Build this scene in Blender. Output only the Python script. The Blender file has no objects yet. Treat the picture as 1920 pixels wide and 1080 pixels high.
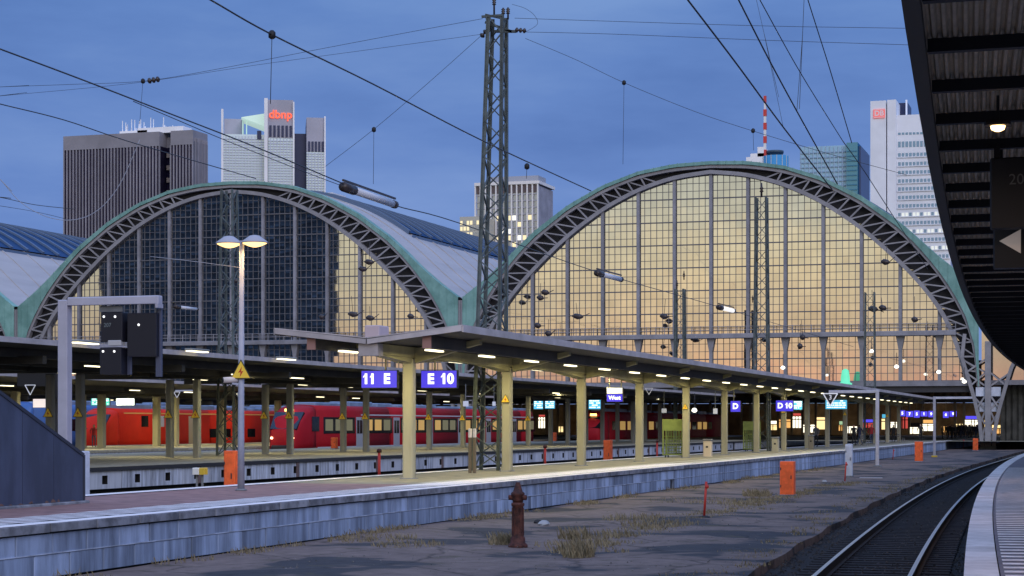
import bpy, bmesh, math, random
from mathutils import Vector, Matrix
random.seed(7)
R = random.random
U = random.uniform
S = bpy.context.scene
COL = S.collection
# ------------------------------------------------------------------ camera
TH = math.atan(1132 / 3592.0)
CT, ST = math.cos(TH), math.sin(TH)
FPX, EYE = 3592.0, 2.45
cam_data = bpy.data.cameras.new('camera')
cam = bpy.data.objects.new('camera', cam_data)
COL.objects.link(cam)
cam.location = (0, 0, EYE)
cam.rotation_euler = (math.radians(90), 0, TH)
cam_data.sensor_width = 36
cam_data.lens = FPX / 1920 * 36
cam_data.shift_y = 258 / 1920
cam_data.clip_start, cam_data.clip_end = 0.2, 6000
S.camera = cam
# ------------------------------------------------------------------ dusk sky
world = bpy.data.worlds.new('World')
S.world = world
world.use_nodes = True
nt = world.node_tree
nt.nodes.clear()
def N(t, **kw):
    n = nt.nodes.new(t)
    for k, v in kw.items():
        setattr(n, k, v)
    return n
def L(a, b):
    nt.links.new(a, b)
def ramp(pts, interp='LINEAR'):
    r = N('ShaderNodeValToRGB')
    e = r.color_ramp
    e.interpolation = interp
    while len(e.elements) > 1:
        e.elements.remove(e.elements[-1])
    e.elements[0].position = pts[0][0]
    e.elements[0].color = (*pts[0][1], 1)
    for p, c in pts[1:]:
        x = e.elements.new(p)
        x.color = (*c, 1)
    return r
tc = N('ShaderNodeTexCoord')
sep = N('ShaderNodeSeparateXYZ')
L(tc.outputs['Generated'], sep.inputs[0])
# overcast dusk blue, everywhere except the afterglow
# (an overcast dome is brightest overhead)
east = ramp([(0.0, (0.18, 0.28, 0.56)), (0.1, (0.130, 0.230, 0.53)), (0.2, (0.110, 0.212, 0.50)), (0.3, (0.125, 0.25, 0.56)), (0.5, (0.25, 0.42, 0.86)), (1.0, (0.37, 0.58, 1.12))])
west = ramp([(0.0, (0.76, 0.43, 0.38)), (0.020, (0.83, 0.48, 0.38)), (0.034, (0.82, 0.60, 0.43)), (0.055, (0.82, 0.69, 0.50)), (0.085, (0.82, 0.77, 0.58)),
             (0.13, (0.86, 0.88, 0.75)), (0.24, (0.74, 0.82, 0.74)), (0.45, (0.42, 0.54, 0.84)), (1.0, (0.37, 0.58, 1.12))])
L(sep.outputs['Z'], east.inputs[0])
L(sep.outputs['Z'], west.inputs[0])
mr = N('ShaderNodeMapRange', interpolation_type='SMOOTHSTEP')
mr.inputs[1].default_value, mr.inputs[2].default_value = 0.15, -0.75
mr.inputs[3].default_value, mr.inputs[4].default_value = 0.0, 1.0
L(sep.outputs['Y'], mr.inputs[0])
mixew = N('ShaderNodeMixRGB')
L(mr.outputs[0], mixew.inputs[0]); L(east.outputs[0], mixew.inputs[1]); L(west.outputs[0], mixew.inputs[2])
# long soft cloud sheets
mp = N('ShaderNodeMapping'); mp.inputs['Scale'].default_value = (2.2, 2.2, 9.0); mp.inputs['Rotation'].default_value = (0.1, 0.12, 0.3)
L(tc.outputs['Generated'], mp.inputs[0])
nz = N('ShaderNodeTexNoise'); nz.inputs['Scale'].default_value = 1.7; nz.inputs['Detail'].default_value = 6; nz.inputs['Roughness'].default_value = 0.55
L(mp.outputs[0], nz.inputs['Vector'])
cl = ramp([(0.30, (0.66, 0.72, 0.80)), (0.5, (0.98, 0.98, 0.98)), (0.70, (1.42, 1.27, 1.10))])
L(nz.outputs[0], cl.inputs[0])
mul = N('ShaderNodeMixRGB', blend_type='MULTIPLY'); mul.inputs[0].default_value = 1
L(mixew.outputs[0], mul.inputs[1]); L(cl.outputs[0], mul.inputs[2])
sky = N('ShaderNodeTexSky', sky_type='NISHITA', sun_disc=False)
SUN_EL, SUN_AZ = math.radians(3.0), math.radians(192)
sky.sun_elevation, sky.sun_rotation = SUN_EL, SUN_AZ
addn = N('ShaderNodeMixRGB', blend_type='ADD'); addn.inputs[0].default_value = 0.002
L(mul.outputs[0], addn.inputs[1]); L(sky.outputs[0], addn.inputs[2])
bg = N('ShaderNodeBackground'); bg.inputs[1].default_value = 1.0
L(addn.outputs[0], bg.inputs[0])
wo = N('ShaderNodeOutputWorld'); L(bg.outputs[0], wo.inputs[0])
# afterglow as one very soft low sun from behind the camera
sd = bpy.data.lights.new('afterglow_sun', 'SUN')
sd.energy, sd.angle, sd.color = 1.0, math.radians(40), (0.95, 0.88, 1.0)
so = bpy.data.objects.new('afterglow_sun', sd)
COL.objects.link(so)
sdir = Vector((0.55, -0.68, 0.56))
so.rotation_euler = sdir.to_track_quat('Z', 'Y').to_euler()
so.location = (0, -50, 60)
S.view_settings.view_transform = 'Standard'
S.view_settings.look = 'None'
S.view_settings.exposure = 0.15
S.view_settings.gamma = 1
S.view_settings.use_curve_mapping = False
S.render.engine = 'CYCLES'
S.cycles.use_denoising = True
S.cycles.max_bounces = 6
S.cycles.sample_clamp_indirect = 4
S.cycles.caustics_reflective = False
S.cycles.caustics_refractive = False
# ------------------------------------------------------------------ picture <-> place
def at_y(px, py, Y):
    u = (px - 960) / FPX
    d = Y / (ST * u + CT)
    return Vector(((CT * u - ST) * d, Y, EYE - (py - 798) / FPX * d))
def at_x(px, py, X):
    u = (px - 960) / FPX
    d = X / (CT * u - ST)
    return Vector((X, (ST * u + CT) * d, EYE - (py - 798) / FPX * d))
def at_z(px, py, Z):
    d = (EYE - Z) * FPX / (py - 798)
    u = (px - 960) / FPX
    return Vector(((CT * u - ST) * d, (ST * u + CT) * d, Z))
# ------------------------------------------------------------------ materials
MATS = {}
def mat(name, col, rough=0.7, metal=0.0, emit=None, es=0.0, noise=0.0, nscale=3.0, bump=0.0, bscale=30.0, col2=None, streak=None, spec=0.4, lo=0.38, hi=0.62):
    if name in MATS:
        return MATS[name]
    m = bpy.data.materials.new(name)
    m.use_nodes = True
    t = m.node_tree
    b = t.nodes['Principled BSDF']
    b.inputs['Base Color'].default_value = (*col, 1)
    b.inputs['Roughness'].default_value = rough
    b.inputs['Metallic'].default_value = metal
    b.inputs['Specular IOR Level'].default_value = spec
    if emit:
        b.inputs['Emission Color'].default_value = (*emit, 1)
        b.inputs['Emission Strength'].default_value = es
    if noise or col2 or bump:
        g = t.nodes.new('ShaderNodeTexCoord')
        mpn = t.nodes.new('ShaderNodeMapping')
        if streak:
            mpn.inputs['Scale'].default_value = streak
        geo = t.nodes.new('ShaderNodeNewGeometry')
        t.links.new(geo.outputs['Position'], mpn.inputs[0])
        if noise or col2:
            n = t.nodes.new('ShaderNodeTexNoise')
            n.inputs['Scale'].default_value = nscale
            n.inputs['Detail'].default_value = 7
            n.inputs['Roughness'].default_value = 0.62
            t.links.new(mpn.outputs[0], n.inputs['Vector'])
            r = t.nodes.new('ShaderNodeValToRGB')
            r.color_ramp.elements[0].position = lo
            r.color_ramp.elements[1].position = hi
            c1 = tuple(max(0, c * (1 - noise)) for c in col)
            c2 = col2 if col2 else tuple(min(1, c * (1 + noise)) for c in col)
            r.color_ramp.elements[0].color = (*c1, 1)
            r.color_ramp.elements[1].color = (*c2, 1)
            t.links.new(n.outputs[0], r.inputs[0])
            oi = t.nodes.new('ShaderNodeObjectInfo')
            hs = t.nodes.new('ShaderNodeHueSaturation')
            mm = t.nodes.new('ShaderNodeMapRange')
            mm.inputs[3].default_value, mm.inputs[4].default_value = 0.86, 1.14
            t.links.new(oi.outputs['Random'], mm.inputs[0])
            t.links.new(mm.outputs[0], hs.inputs['Value'])
            t.links.new(r.outputs[0], hs.inputs['Color'])
            t.links.new(hs.outputs[0], b.inputs['Base Color'])
        if bump:
            n2 = t.nodes.new('ShaderNodeTexNoise')
            n2.inputs['Scale'].default_value = bscale
            n2.inputs['Detail'].default_value = 5
            t.links.new(geo.outputs['Position'], n2.inputs['Vector'])
            bp = t.nodes.new('ShaderNodeBump')
            bp.inputs['Strength'].default_value = bump
            bp.inputs['Distance'].default_value = 0.02
            t.links.new(n2.outputs[0], bp.inputs['Height'])
            t.links.new(bp.outputs[0], b.inputs['Normal'])
    MATS[name] = m
    return m
def glow(name, col, s):
    return mat(name, tuple(c * 0.5 for c in col), 0.5, emit=col, es=s)
def glassy(name, dark, refl, fac, rough=0.03, noise=0.0, vary=False):
    if name in MATS:
        return MATS[name]
    m = bpy.data.materials.new(name)
    m.use_nodes = True
    t = m.node_tree
    t.nodes.clear()
    o = t.nodes.new('ShaderNodeOutputMaterial')
    mx = t.nodes.new('ShaderNodeMixShader')
    g = t.nodes.new('ShaderNodeBsdfGlossy')
    d = t.nodes.new('ShaderNodeBsdfDiffuse')
    g.inputs[0].default_value = (*refl, 1)
    g.inputs['Roughness'].default_value = rough
    d.inputs[0].default_value = (*dark, 1)
    mx.inputs[0].default_value = fac
    if noise:
        geo = t.nodes.new('ShaderNodeNewGeometry')
        n = t.nodes.new('ShaderNodeTexNoise'); n.inputs['Scale'].default_value = 0.25; n.inputs['Detail'].default_value = 5
        mm = t.nodes.new('ShaderNodeMapRange')
        mm.inputs[1].default_value, mm.inputs[2].default_value = 0.3, 0.7
        mm.inputs[3].default_value, mm.inputs[4].default_value = fac - noise, fac + noise * 0.5
        t.links.new(geo.outputs['Position'], n.inputs['Vector'])
        t.links.new(n.outputs[0], mm.inputs[0]); t.links.new(mm.outputs[0], mx.inputs[0])
    if vary:
        ge = t.nodes.new('ShaderNodeNewGeometry'); oi = t.nodes.new('ShaderNodeObjectInfo')
        ad = t.nodes.new('ShaderNodeMath'); ad.operation = 'ADD'; fr = t.nodes.new('ShaderNodeMath'); fr.operation = 'FRACT'
        t.links.new(ge.outputs['Random Per Island'], ad.inputs[0]); t.links.new(oi.outputs['Random'], ad.inputs[1]); t.links.new(ad.outputs[0], fr.inputs[0])
        rr = t.nodes.new('ShaderNodeValToRGB')
        for p_, k_ in ((0.0, .93), (.12, .97), (.5, 1.0), (.9, 1.005), (1.0, 1.02)):
            e_ = rr.color_ramp.elements[0] if p_ == 0.0 else (rr.color_ramp.elements[-1] if p_ == 1.0 else rr.color_ramp.elements.new(p_)); e_.color = (refl[0] * k_, refl[1] * k_ * (1.01 if k_ < .9 else 1), refl[2] * k_, 1)
        t.links.new(fr.outputs[0], rr.inputs[0])
        gn = t.nodes.new('ShaderNodeTexNoise'); gn.inputs['Scale'].default_value = .55; gn.inputs['Detail'].default_value = 8; gn.inputs['Roughness'].default_value = .65
        t.links.new(ge.outputs['Position'], gn.inputs['Vector'])
        gr = t.nodes.new('ShaderNodeMapRange'); gr.inputs[1].default_value, gr.inputs[2].default_value, gr.inputs[3].default_value, gr.inputs[4].default_value = .3, .75, .90, 1.05
        t.links.new(gn.outputs[0], gr.inputs[0])
        mm2 = t.nodes.new('ShaderNodeVectorMath'); mm2.operation = 'SCALE'
        t.links.new(rr.outputs[0], mm2.inputs[0]); t.links.new(gr.outputs[0], mm2.inputs['Scale']); t.links.new(mm2.outputs[0], g.inputs[0])
    t.links.new(d.outputs[0], mx.inputs[1]); t.links.new(g.outputs[0], mx.inputs[2]); t.links.new(mx.outputs[0], o.inputs[0])
    MATS[name] = m
    return m
# ------------------------------------------------------------------ mesh builder
class MB:
    def __init__(s):
        s.v, s.f, s.m, s.sm = [], [], [], []
    def add(s, vs, fs, mi=0, smooth=False):
        o = len(s.v)
        s.v += [tuple(p) for p in vs]
        for f in fs:
            s.f.append([i + o for i in f]); s.m.append(mi); s.sm.append(smooth)
        return s
    def box(s, x0, x1, y0, y1, z0, z1, mi=0):
        return s.add([(x0, y0, z0), (x1, y0, z0), (x1, y1, z0), (x0, y1, z0), (x0, y0, z1), (x1, y0, z1), (x1, y1, z1), (x0, y1, z1)],
                     [(0, 3, 2, 1), (4, 5, 6, 7), (0, 1, 5, 4), (1, 2, 6, 5), (2, 3, 7, 6), (3, 0, 4, 7)], mi)
    def cbox(s, c, sx, sy, sz, mi=0):
        return s.box(c[0] - sx / 2, c[0] + sx / 2, c[1] - sy / 2, c[1] + sy / 2, c[2] - sz / 2, c[2] + sz / 2, mi)
    def bbox(s, x0, x1, y0, y1, z0, z1, b=0.02, mi=0):
        """box with bevelled vertical and top edges"""
        rings = [(0, z0), (0, z1 - b), (b, z1)]
        vs = []
        for inset, z in rings:
            i = inset
            c = b
            pts = [(x0 + c + i * 0, y0 + i), (x1 - c, y0 + i), (x1 - i, y0 + c), (x1 - i, y1 - c), (x1 - c, y1 - i), (x0 + c, y1 - i), (x0 + i, y1 - c), (x0 + i, y0 + c)]
            vs += [(px, py, z) for px, py in pts]
        fs = []
        for r in range(2):
            for k in range(8):
                fs.append((r * 8 + k, r * 8 + (k + 1) % 8, r * 8 + 8 + (k + 1) % 8, r * 8 + 8 + k))
        fs.append(tuple(range(16, 24)))
        fs.append(tuple(range(7, -1, -1)))
        return s.add(vs, fs, mi)
    def quad(s, a, b, c, d, mi=0):
        return s.add([a, b, c, d], [(0, 1, 2, 3)], mi)
    def beam(s, p, q, w=0.1, h=None, mi=0, up=(0, 0, 1)):
        p, q = Vector(p), Vector(q)
        h = w if h is None else h
        d = q - p
        if d.length < 1e-6:
            return s
        d.normalize()
        u = Vector(up)
        if abs(d.dot(u)) > 0.98:
            u = Vector((0, 1, 0))
        x = d.cross(u).normalized() * (w / 2)
        y = x.cross(d).normalized() * (h / 2)
        vs = [p - x - y, p + x - y, p + x + y, p - x + y, q - x - y, q + x - y, q + x + y, q - x + y]
        return s.add(vs, [(0, 3, 2, 1), (4, 5, 6, 7), (0, 1, 5, 4), (1, 2, 6, 5), (2, 3, 7, 6), (3, 0, 4, 7)], mi)
    def tube(s, pts, r=0.02, n=6, mi=0, radii=None, cap=True):
        pts = [Vector(p) for p in pts]
        vs = []
        for i, p in enumerate(pts):
            a = pts[max(0, i - 1)]; b = pts[min(len(pts) - 1, i + 1)]
            d = (b - a).normalized()
            u = Vector((0, 0, 1)) if abs(d.z) < 0.9 else Vector((0, 1, 0))
            x = d.cross(u).normalized(); y = x.cross(d)
            rr = radii[i] if radii else r
            for k in range(n):
                t = 2 * math.pi * k / n
                vs.append(p + x * math.cos(t) * rr + y * math.sin(t) * rr)
        fs = []
        for i in range(len(pts) - 1):
            for k in range(n):
                fs.append((i * n + k, i * n + (k + 1) % n, (i + 1) * n + (k + 1) % n, (i + 1) * n + k))
        if cap:
            fs.append(tuple(range(n - 1, -1, -1))); fs.append(tuple(range((len(pts) - 1) * n, len(pts) * n)))
        return s.add(vs, fs, mi, True)
    def lathe(s, c, prof, n=12, mi=0):
        """prof: list of (radius, z) about a vertical axis through c"""
        vs = []
        for r, z in prof:
            for k in range(n):
                t = 2 * math.pi * k / n
                vs.append((c[0] + r * math.cos(t), c[1] + r * math.sin(t), c[2] + z))
        fs = []
        for i in range(len(prof) - 1):
            for k in range(n):
                fs.append((i * n + k, i * n + (k + 1) % n, (i + 1) * n + (k + 1) % n, (i + 1) * n + k))
        fs.append(tuple(range(n - 1, -1, -1))); fs.append(tuple(range((len(prof) - 1) * n, len(prof) * n)))
        return s.add(vs, fs, mi, True)
    def prism(s, poly, axis, a, b, mi=0):
        """extrude a 2-D polygon along axis ('x' or 'y' or 'z') from a to b"""
        n = len(poly)
        def P(u, v, w):
            return {'x': (w, u, v), 'y': (u, w, v), 'z': (u, v, w)}[axis]
        vs = [P(u, v, a) for u, v in poly] + [P(u, v, b) for u, v in poly]
        fs = [tuple(range(n - 1, -1, -1)), tuple(range(n, 2 * n))] + [(i, (i + 1) % n, n + (i + 1) % n, n + i) for i in range(n)]
        return s.add(vs, fs, mi)
    def loft(s, rings, mi=0, smooth=False, cap=True):
        n = len(rings[0]); vs = [p for r in rings for p in r]
        fs = []
        for i in range(len(rings) - 1):
            for k in range(n):
                fs.append((i * n + k, i * n + (k + 1) % n, (i + 1) * n + (k + 1) % n, (i + 1) * n + k))
        if cap:
            fs.append(tuple(range(n - 1, -1, -1))); fs.append(tuple(range((len(rings) - 1) * n, len(rings) * n)))
        return s.add(vs, fs, mi, smooth)
    def sweep_xz(s, pts, th, y0, y1, mi=0, xo=0):
        """bar of thickness th centred on a polyline of (x, z), from y0 to y1"""
        rings = []
        for i, (x, z) in enumerate(pts):
            a = pts[max(0, i - 1)]; b = pts[min(len(pts) - 1, i + 1)]
            dx, dz = b[0] - a[0], b[1] - a[1]
            l = math.hypot(dx, dz)
            nx, nz = -dz / l * th / 2, dx / l * th / 2
            rings.append([(x + xo + nx, y0, z + nz), (x + xo - nx, y0, z - nz), (x + xo - nx, y1, z - nz), (x + xo + nx, y1, z + nz)])
        return s.loft(rings, mi)
    def mesh(s, name, mats, origin=(0, 0, 0)):
        me = bpy.data.meshes.new(name)
        o = origin
        me.from_pydata([(v[0] - o[0], v[1] - o[1], v[2] - o[2]) for v in s.v], [], s.f)
        for m in (mats if isinstance(mats, (list, tuple)) else [mats]):
            me.materials.append(m)
        for p, i, sm in zip(me.polygons, s.m, s.sm):
            p.material_index = i; p.use_smooth = sm
        bm = bmesh.new(); bm.from_mesh(me)
        bmesh.ops.recalc_face_normals(bm, faces=bm.faces)
        bm.to_mesh(me); bm.free()
        return me
    def part(s, name, mats, parent=None, label=None, kind=None, origin=None):
        """link as one object; under a parent the mesh is stored relative to the parent's place"""
        w = origin if origin is not None else (world_of(parent) if parent else (0, 0, 0))
        o = bpy.data.objects.new(name, s.mesh(name, mats, w))
        COL.objects.link(o)
        if parent:
            o.parent = parent
            pw = world_of(parent)
            o.location = (w[0] - pw[0], w[1] - pw[1], w[2] - pw[2])
        else:
            o.location = w
        if label: o['label'] = label
        if kind: o['kind'] = kind
        return o
def world_of(o):
    p = Vector((0, 0, 0))
    while o:
        p = p + o.location
        o = o.parent
    return p
def tag(o, label, cat, group=None):
    o['label'] = label; o['category'] = cat
    if group: o['group'] = group
    return o
def thing(name, label, cat, loc, group=None):
    o = bpy.data.objects.new(name, None)
    o.empty_display_size = 0.3
    COL.objects.link(o)
    o.location = loc
    return tag(o, label, cat, group)
def single(name, mb, mats, label, cat, loc, group=None):
    o = mb.part(name, mats, None, origin=loc)
    return tag(o, label, cat, group)
def setting(name, mb, mats):
    o = mb.part(name, mats)
    o['kind'] = 'structure'
    return o
KIDS = {}
def dup(root, loc, label=None, group=None):
    def cp(o, parent):
        c = o.copy(); COL.objects.link(c)
        if parent: c.parent = parent
        for k in list(o.children): cp(k, c)
        return c
    c = cp(root, None)
    c.location = loc
    if label: c['label'] = label
    if group: c['group'] = group
    return c
def text_faces(s, size, bold=0.0, align='CENTER'):
    cu = bpy.data.curves.new('txt', 'FONT')
    cu.body = s; cu.size = size; cu.align_x = align; cu.align_y = 'CENTER'; cu.offset = bold; cu.resolution_u = 3
    o = bpy.data.objects.new('txt', cu)
    COL.objects.link(o)
    dg = bpy.context.evaluated_depsgraph_get()
    me = bpy.data.meshes.new_from_object(o.evaluated_get(dg))
    vs = [tuple(v.co) for v in me.vertices]; fs = [tuple(p.vertices) for p in me.polygons]
    bpy.data.objects.remove(o); bpy.data.curves.remove(cu); bpy.data.meshes.remove(me)
    return vs, fs
def text_on(mb, s, size, c, bold=0.0, face='-y', mi=0, sx=1.0):
    vs, fs = text_faces(s, size, bold)
    for k, ch in enumerate(s):
        if ch == '1' and len(s) <= 2:      # a flag on the numeral one
            xs = [v[0] for v in vs]
            x0 = min(xs) if k == 0 else (max(xs) - size * .16 if s == '11' else min(xs))
            fw = size * .13
            b0 = len(vs)
            vs = vs + [(x0 - fw, size * .20, 0), (x0 + size * .02, size * .36, 0), (x0 + size * .02, size * .22, 0), (x0 - fw, size * .10, 0)]
            fs = fs + [(b0, b0 + 3, b0 + 2, b0 + 1)]
    if face == '-y':
        pts = [(c[0] + x * sx, c[1], c[2] + y) for x, y, z in vs]
    else:
        pts = [(c[0], c[1] + x * sx, c[2] + y) for x, y, z in vs]
    mb.add(pts, fs, mi)
    return mb
def interp(tab, x):
    if x <= tab[0][0]: return tab[0][1]
    for (a, b), (c, d) in zip(tab, tab[1:]):
        if x <= c: return b + (d - b) * (x - a) / (c - a)
    return tab[-1][1]
ORD = 'first second third fourth fifth sixth seventh eighth ninth tenth eleventh twelfth thirteenth fourteenth fifteenth sixteenth seventeenth eighteenth nineteenth twentieth 21st 22nd 23rd 24th 25th 26th 27th 28th 29th 30th'.split()
# ================================================================== palette
STEEL = mat('grey_steel_paint', (0.42, 0.42, 0.48), 0.45, noise=0.12, nscale=2)
STEELD = mat('weathered_steel', (0.17, 0.18, 0.20), 0.55, noise=0.2, nscale=2)
DARKST = mat('dark_steel', (0.035, 0.035, 0.042), 0.6)
BLACK = mat('matt_black', (0.012, 0.012, 0.015), 0.6)
COPPER = mat('green_copper', (0.17, 0.36, 0.32), 0.6, noise=0.15, nscale=0.6, col2=(0.23, 0.43, 0.39))
CONC = mat('concrete', (0.30, 0.31, 0.33), 0.85, noise=0.22, nscale=1.6, bump=0.15, streak=(1, 1, 0.25))
CONCB = mat('concrete_block', (0.275, 0.345, 0.49), 0.85, noise=0.34, nscale=1.3, bump=0.2, streak=(1.5, 1.5, 0.3))
COPING = mat('coping_concrete', (0.20, 0.21, 0.24), 0.85, noise=0.35, nscale=2.5, bump=0.2)
GAP = mat('dark_joint', (0.03, 0.03, 0.035), 0.9)
WHITEP = mat('worn_white_paint', (0.86, 0.80, 0.78), 0.6, noise=0.10, nscale=4)
TARMAC = mat('platform_tarmac', (0.27, 0.155, 0.14), 0.85, noise=0.2, nscale=2.2, bump=0.12, bscale=60)
TARMACG = mat('platform_paving', (0.30, 0.275, 0.20), 0.8, noise=0.18, nscale=2.0, bump=0.1, bscale=50)
RUST = mat('rusty_iron', (0.055, 0.018, 0.016), 0.7, noise=0.4, nscale=9, col2=(0.11, 0.035, 0.025), bump=0.3)
ORANGE = mat('orange_paint', (0.88, 0.14, 0.035), 0.5, noise=0.14, nscale=4)
REDP = mat('red_paint', (0.50, 0.04, 0.03), 0.5)
POLEM = mat('lamp_pole_paint', (0.30, 0.33, 0.42), 0.5, noise=0.1, nscale=3)
PALEB = mat('pale_cabinet_paint', (0.52, 0.56, 0.66), 0.5, noise=0.1, nscale=3)
YELLOW = mat('yellow_paint', (0.62, 0.42, 0.04), 0.5)
# ================================================================== ground, strip, tracks
def edge_x(y):
    y = min(y, 120.7)
    return 0.1 - 0.0845 * y + 0.00035 * y * y
gm = bpy.data.materials.new('dark_ballast_ground')
gm.use_nodes = True
t = gm.node_tree; b = t.nodes['Principled BSDF']
geo = t.nodes.new('ShaderNodeNewGeometry'); vo = t.nodes.new('ShaderNodeTexVoronoi'); vo.inputs['Scale'].default_value = 14
t.links.new(geo.outputs['Position'], vo.inputs['Vector'])
r = t.nodes.new('ShaderNodeValToRGB'); r.color_ramp.elements[0].color = (0.004, 0.004, 0.005, 1); r.color_ramp.elements[1].color = (0.024, 0.021, 0.023, 1)
t.links.new(vo.outputs['Color'], r.inputs[0]); t.links.new(r.outputs[0], b.inputs['Base Color'])
bp = t.nodes.new('ShaderNodeBump'); bp.inputs['Distance'].default_value = 0.05; bp.inputs['Strength'].default_value = 0.9
t.links.new(vo.outputs['Distance'], bp.inputs['Height']); t.links.new(bp.outputs[0], b.inputs['Normal'])
b.inputs['Roughness'].default_value = 0.9
setting('ground', MB().quad((-3000, -3000, -0.3), (3000, -3000, -0.3), (3000, 4000, -0.3), (-3000, 4000, -0.3)), gm)
# ballast of the curved track, a lumpy sheet
mb = MB(); n = 150; rows = []
for i in range(n + 1):
    y = 8 + (215 - 8) * i / n
    rows.append([(edge_x(y) + o, y, -0.17 + U(-0.035, 0.035)) for o in (-3.56, -3.1, -2.6, -2.1, -1.65, -1.2, -0.7, -0.2, 0.0)])
for i in range(n):
    for k in range(8):
        mb.quad(rows[i][k], rows[i][k + 1], rows[i + 1][k + 1], rows[i + 1][k])
setting('track_bed', mb, gm)
track = bpy.data.objects.new('railway_track', None); COL.objects.link(track); track['kind'] = 'structure'
RAIL = mat('rail_steel', (0.014, 0.011, 0.010), 0.7)
RAILTOP = mat('polished_rail_head', (0.62, 0.60, 0.58), 0.28, metal=1.0)
SLEEPER = mat('dark_sleeper', (0.017, 0.015, 0.017), 0.85, noise=0.3, nscale=5)
for off in (-2.40, -0.93):
    mb = MB(); prev = None
    for i in range(140):
        y = 10 + i * 1.5
        x = edge_x(y) + off
        prof = [(-0.07, -0.10), (-0.07, -0.085), (-0.012, -0.07), (-0.012, 0.045), (-0.036, 0.06), (-0.036, 0.088), (0.036, 0.088), (0.036, 0.06), (0.012, 0.045), (0.012, -0.07), (0.07, -0.085), (0.07, -0.10)]
        ring = [(x + a, y, c) for a, c in prof]
        if prev:
            o = len(mb.v); mb.v += prev + ring
            for k in range(11):
                mb.f.append([o + k, o + k + 1, o + 13 + k, o + 12 + k]); mb.m.append(1 if k == 5 else 0); mb.sm.append(False)
        prev = ring
    mb.part('rail', [RAIL, RAILTOP], track)
sl = MB().bbox(-1.3, 1.3, -0.13, 0.13, -0.26, -0.105, 0.02).mesh('sleeper', SLEEPER)
for i in range(230):
    y = 14 + i * 0.62
    o = bpy.data.objects.new('sleeper', sl); COL.objects.link(o); o.parent = track
    o.location = (edge_x(y) - 1.665, y, 0)
    o.rotation_euler = (0, 0, -math.atan((edge_x(y + .5) - edge_x(y - .5))) + U(-.01, .01))
mb = MB(); rs = random.Random(3)
for i in range(7000):
    y = 24 + 66 * rs.random() ** 1.6; o = rs.uniform(-3.5, -0.05); r_ = rs.uniform(.02, .055)
    c = (edge_x(y) + o, y, -.17 + rs.uniform(0, .06))
    if abs(o + 1.665) < 1.3 and rs.random() < .35: continue
    P = [(c[0] + r_ * rs.uniform(.6, 1.3) * a, c[1] + r_ * rs.uniform(.6, 1.3) * b_, c[2] + r_ * rs.uniform(.5, 1.1) * k) for a, b_, k in ((1, 0, 0), (0, 1, 0), (-1, 0, 0), (0, -1, 0), (0, 0, 1))]
    mb.add(P, [(0, 1, 4), (1, 2, 4), (2, 3, 4), (3, 0, 4)])
bs = mb.part('ballast_stones', mat('ballast_stone', (.022, .019, .018), .85, noise=.7, nscale=11, col2=(.07, .06, .055))); bs['kind'] = 'stuff'
# asphalt strip between the tracks: patched, cracked
am = bpy.data.materials.new('patched_asphalt'); am.use_nodes = True
t = am.node_tree; b = t.nodes['Principled BSDF']
geo = t.nodes.new('ShaderNodeNewGeometry')
def tn(s, d=6, rgh=0.6):
    n = t.nodes.new('ShaderNodeTexNoise'); n.inputs['Scale'].default_value = s; n.inputs['Detail'].default_value = d; n.inputs['Roughness'].default_value = rgh
    t.links.new(geo.outputs['Position'], n.inputs['Vector']); return n
n1 = tn(0.34, 3, 0.5)
r1 = t.nodes.new('ShaderNodeValToRGB'); r1.color_ramp.interpolation = 'LINEAR'
for p, c in [(0.38, (0.044, 0.042, 0.048)), (0.435, (0.050, 0.047, 0.051)), (0.46, (0.155, 0.115, 0.100)), (0.62, (0.195, 0.145, 0.125))]:
    e = r1.color_ramp.elements.new(p); e.color = (*c, 1)
r1.color_ramp.elements.remove(r1.color_ramp.elements[0])
r1.color_ramp.elements.remove(r1.color_ramp.elements[-1])
t.links.new(n1.outputs[0], r1.inputs[0])
n2 = tn(2.6, 8, 0.7)
r2 = t.nodes.new('ShaderNodeValToRGB'); r2.color_ramp.elements[0].position = 0.3; r2.color_ramp.elements[0].color = (0.68, 0.66, 0.66, 1); r2.color_ramp.elements[1].position = 0.7; r2.color_ramp.elements[1].color = (1.25, 1.25, 1.25, 1)
t.links.new(n2.outputs[0], r2.inputs[0])
mu = t.nodes.new('ShaderNodeMixRGB'); mu.blend_type = 'MULTIPLY'; mu.inputs[0].default_value = 1
t.links.new(r1.outputs[0], mu.inputs[1]); t.links.new(r2.outputs[0], mu.inputs[2])
vo = t.nodes.new('ShaderNodeTexVoronoi'); vo.feature = 'DISTANCE_TO_EDGE'; vo.inputs['Scale'].default_value = 0.33
dn = tn(1.5, 4); mxv = t.nodes.new('ShaderNodeMixRGB'); mxv.inputs[0].default_value = 0.35
t.links.new(geo.outputs['Position'], mxv.inputs[1]); t.links.new(dn.outputs['Color'], mxv.inputs[2])
sc_ = t.nodes.new('ShaderNodeVectorMath'); sc_.operation = 'SCALE'; sc_.inputs['Scale'].default_value = 1.5
t.links.new(mxv.outputs[0], sc_.inputs[0]); t.links.new(sc_.outputs[0], vo.inputs['Vector'])
rc = t.nodes.new('ShaderNodeValToRGB'); rc.color_ramp.elements[0].position = 0.0; rc.color_ramp.elements[0].color = (0.25, 0.25, 0.24, 1); rc.color_ramp.elements[1].position = 0.02; rc.color_ramp.elements[1].color = (1, 1, 1, 1)
t.links.new(vo.outputs['Distance'], rc.inputs[0])
n5 = tn(0.9, 9, 0.72); rg = t.nodes.new('ShaderNodeValToRGB'); rg.color_ramp.elements[0].position = 0.56; rg.color_ramp.elements[0].color = (0, 0, 0, 1); rg.color_ramp.elements[1].position = 0.66; rg.color_ramp.elements[1].color = (1, 1, 1, 1)
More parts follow.
